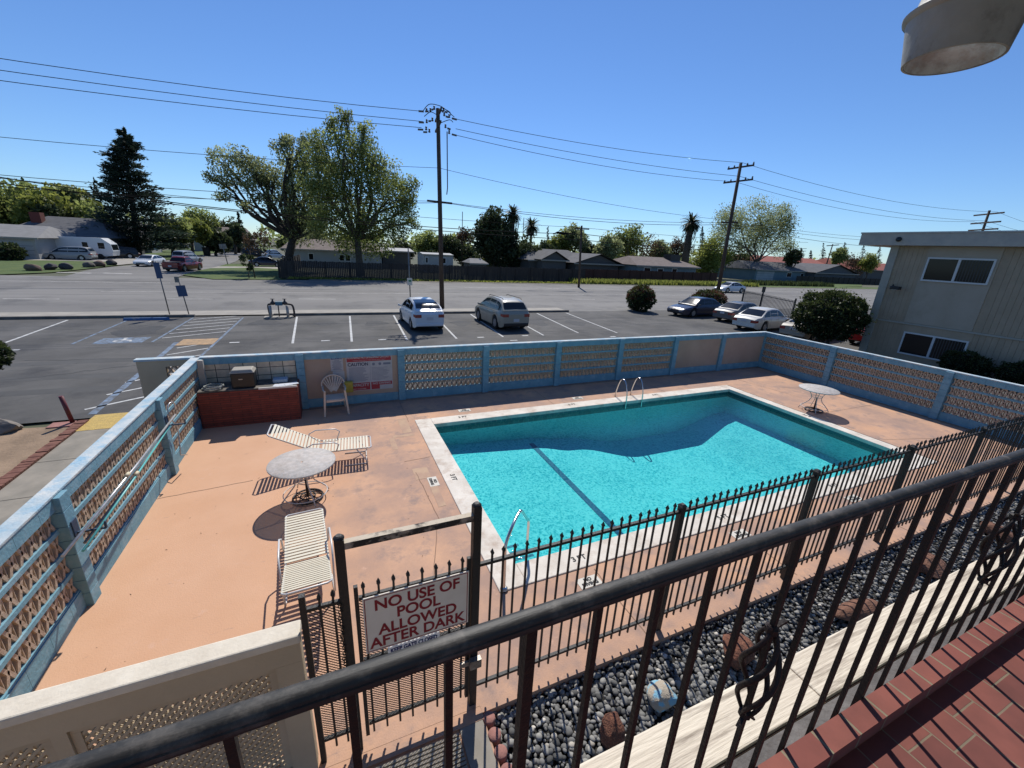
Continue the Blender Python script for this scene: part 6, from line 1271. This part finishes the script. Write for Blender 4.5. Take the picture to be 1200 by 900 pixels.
house('small projecting gable wing on the left of the grey house', ax(640, 310, 66), ax(668, 310, 66), 67.5, 74, 2.9, 1.5, walld, roofg, 'y', 0., ov=.5)
hb = house('blue-grey house with brown hip roof and white windows', ax(746, 320, 62), ax(815, 320, 62), 62, 72, 2.75, 1.5, wallb, roofb, 'x', .14, wins=((ax(755, 315, 62), ax(762, 315, 62), 1.3, 2.3), (ax(771, 315, 62), ax(777, 315, 62), 1.5, 2.2), (ax(788, 315, 62), ax(793, 315, 62), 1.2, 2.3)))
q = A(788, 297, 66); MB().box((q.x-1.2, 65, 3.7), (q.x+1.3, 67, 4.9)).build('roof_unit', blkp, hb)
house('long grey roofed house with white garage across the road', ax(884, 325, 72), ax(955, 325, 72), 72, 84, 2.6, 1.9, wallb, roofg, 'x', .05, wins=((ax(922, 322, 72), ax(927, 322, 72), 1.1, 2.1), (ax(938, 323, 72), ax(941, 323, 72), 1.2, 2.0), (ax(948, 323, 72), ax(950, 323, 72), 1.2, 2.0)), garage=(ax(886, 325, 72), ax(906, 325, 72), 2.2))
house('side gable of the long grey roofed house near the road', ax(952, 325, 70), ax(998, 330, 70), 69.6, 80, 2.5, 2.2, wallg, roofg, 'y', 0.)
house('long building with red tiled roof behind the grey house', ax(880, 310, 112), ax(972, 310, 112), 112, 126, 4.6, 2.2, wallc, roofr, 'x', .04)
house('middle red roofed building left of the apartment corner', ax(980, 315, 108), ax(1014, 315, 108), 108, 120, 5.0, 2.4, wallc, roofr, 'x', .1)
house('red roofed building touching the apartment corner', ax(1012, 320, 92), ax(1080, 320, 92), 92, 104, 3.6, 2.6, walld, roofr, 'x', .05)

# long wooden fence
fw = mat('weathered_fence', (.028, .024, .022), .95, (.055, .046, .04), 1.5, 8, .4, 10, stretch=(6, 6, .4)); fr_ = mat('redwood_fence', (.045, .02, .014), .95, (.08, .035, .025), 1.5, 8, .4, 10, stretch=(6, 6, .4))
def longfence(label, a, b, h, m, posts=True):
    a = Vector((*a, 0)); b = Vector((*b, 0)); L_ = (b-a).length; d = (b-a)/L_; n = Vector((d.y, -d.x, 0)); T = thing('wooden_fence', label, 'fence', tuple(a)); o = MB(); s = 0
    while s < L_:
        z = h+R.uniform(-.04, .04); off = n*R.uniform(0, .02); p = a+d*s+off; q = a+d*min(s+.175, L_)+off
        o.add([(p.x, p.y, -.05), (q.x, q.y, -.05), (q.x, q.y, z), (p.x, p.y, z), (p.x-n.x*.03, p.y-n.y*.03, -.05), (q.x-n.x*.03, q.y-n.y*.03, -.05), (q.x-n.x*.03, q.y-n.y*.03, z), (p.x-n.x*.03, p.y-n.y*.03, z)], [(0,1,2,3),(7,6,5,4),(3,2,6,7)]); s += .19
    o.build('fence_boards', m, T)
    if posts:
        s = 0
        while s < L_: p = a+d*s+n*.06; MB().box((p.x-.05, p.y-.05, 0), (p.x+.05, p.y+.05, h+.05)).build('post', m, T); s += 2.4*R.uniform(.9, 1.1)
    return T
longfence('long dark weathered board fence behind the road, left half', (-5.0, 53.4), (36.0, 55.2), 1.95, fw)
longfence('dark reddish board fence behind the tall grass, right half', (36.0, 56.3), (67.0, 58.0), 2.0, fr_)
longfence('return of the dark board fence running back beside the corner lawn', (-5.0, 53.5), (-3.8, 75), 1.9, fw)
longfence('dark fence in front of the right grey house gable', (103, 66.5), (140, 66.5), 1.6, fw)
# tall grass by the right fence and loose leaves on the left lawns
def tufts(name, label, pts, n, h, leaf):
    o = MB(); (x0, y0), (x1, y1) = pts
    for i in range(n):
        x, y = R.uniform(x0, x1), R.uniform(y0, y1); a = R.uniform(0, 3.14); s = R.uniform(.1, .25); hh = h*R.uniform(.5, 1.2); o.add([(x-s*math.cos(a), y-s*math.sin(a), 0), (x+s*math.cos(a), y+s*math.sin(a), 0), (x+R.gauss(0, .1), y+R.gauss(0, .1), hh)], [(0, 1, 2)], False, R.uniform(.1, 1))
    q = o.build(name, LM[leaf], None); q['kind'] = 'stuff'; q['label'] = label; q['category'] = 'grass'; q['kind'] = 'stuff'
tufts('tall_grass', 'strip of tall green grass in front of the reddish fence', ((33, 52.8), (72, 56)), 6000, .7, 'yel')
tufts('low_weeds', 'thin weedy strip along the foot of the long dark fence', ((-4, 52.6), (33, 53.6)), 2500, .25, 'yel')
tufts('roadside_plants', 'low green ground cover before the grey roofed houses', ((76, 56), (100, 60)), 2500, .9, 'hedge')
for i, (px, w_) in enumerate(((925, 4), (945, 3))): pass
# small litter and twigs on the deck
o = MB()
for i in range(60):
    x, y = R.uniform(-2.7, 1.4), R.uniform(3.2, 10); a = R.uniform(0, 3.1); s = R.uniform(.008, .028); o.add([(x-s*math.cos(a), y-s*math.sin(a), .004), (x+s*.4*math.sin(a), y-s*.4*math.cos(a), .006), (x+s*math.cos(a), y+s*math.sin(a), .004)], [(0, 1, 2)])
q = o.build('leaf_litter', mat('litter', (.08, .05, .03), .9)); q['kind'] = 'stuff'; q['label'] = 'tiny dry leaves and crumbs scattered over the peach deck'; q['category'] = 'litter'

# ------------------------------------------------------------------ camera, sun, sky
cd = bpy.data.cameras.new('camera'); cam = bpy.data.objects.new('camera', cd); COL.objects.link(cam); scn.camera = cam
cd.sensor_width = 36; cd.sensor_fit = 'HORIZONTAL'; cd.lens = F/1200*36; cd.clip_start = .05; cd.clip_end = 5000
Mc = Matrix((RGT, UPV, -FWD)).transposed().to_4x4(); Mc.translation = CAM; cam.matrix_world = Mc
SAZ, SEL = math.atan2(.30, .79), rad(49.8)
sd = bpy.data.lights.new('sun', 'SUN'); sd.energy = 4.75; sd.angle = rad(.53); sd.color = (1, .955, .88)
so = bpy.data.objects.new('sun', sd); COL.objects.link(so); so.location = (20, 60, 60)
sv = Vector((math.sin(SAZ)*math.cos(SEL), math.cos(SAZ)*math.cos(SEL), math.sin(SEL))); so.rotation_euler = sv.to_track_quat('Z', 'Y').to_euler()
w = bpy.data.worlds.new('World'); scn.world = w; w.use_nodes = True; nt = w.node_tree
sk = nt.nodes.new('ShaderNodeTexSky'); sk.sky_type = 'NISHITA'; sk.sun_disc = False; sk.sun_elevation = SEL; sk.sun_rotation = SAZ; sk.air_density = 1.0; sk.dust_density = .0; sk.ozone_density = 2.5; sk.altitude = 100
bg = nt.nodes['Background']; bg.inputs[1].default_value = .094
mxs = nt.nodes.new('ShaderNodeMix'); mxs.data_type = 'RGBA'; mxs.blend_type = 'MULTIPLY'; mxs.inputs['Factor'].default_value = 1; mxs.inputs['B'].default_value = (.70, .94, 1.28, 1)
nt.links.new(sk.outputs[0], mxs.inputs['A']); nt.links.new(mxs.outputs['Result'], bg.inputs[0])
scn.view_settings.view_transform = 'Standard'; scn.view_settings.look = 'None'; scn.view_settings.exposure = 0
scn.render.engine = 'CYCLES'; scn.cycles.max_bounces = 8; scn.cycles.transparent_max_bounces = 16; scn.cycles.caustics_refractive = False; scn.cycles.caustics_reflective = False
scn.cycles.use_denoising = True
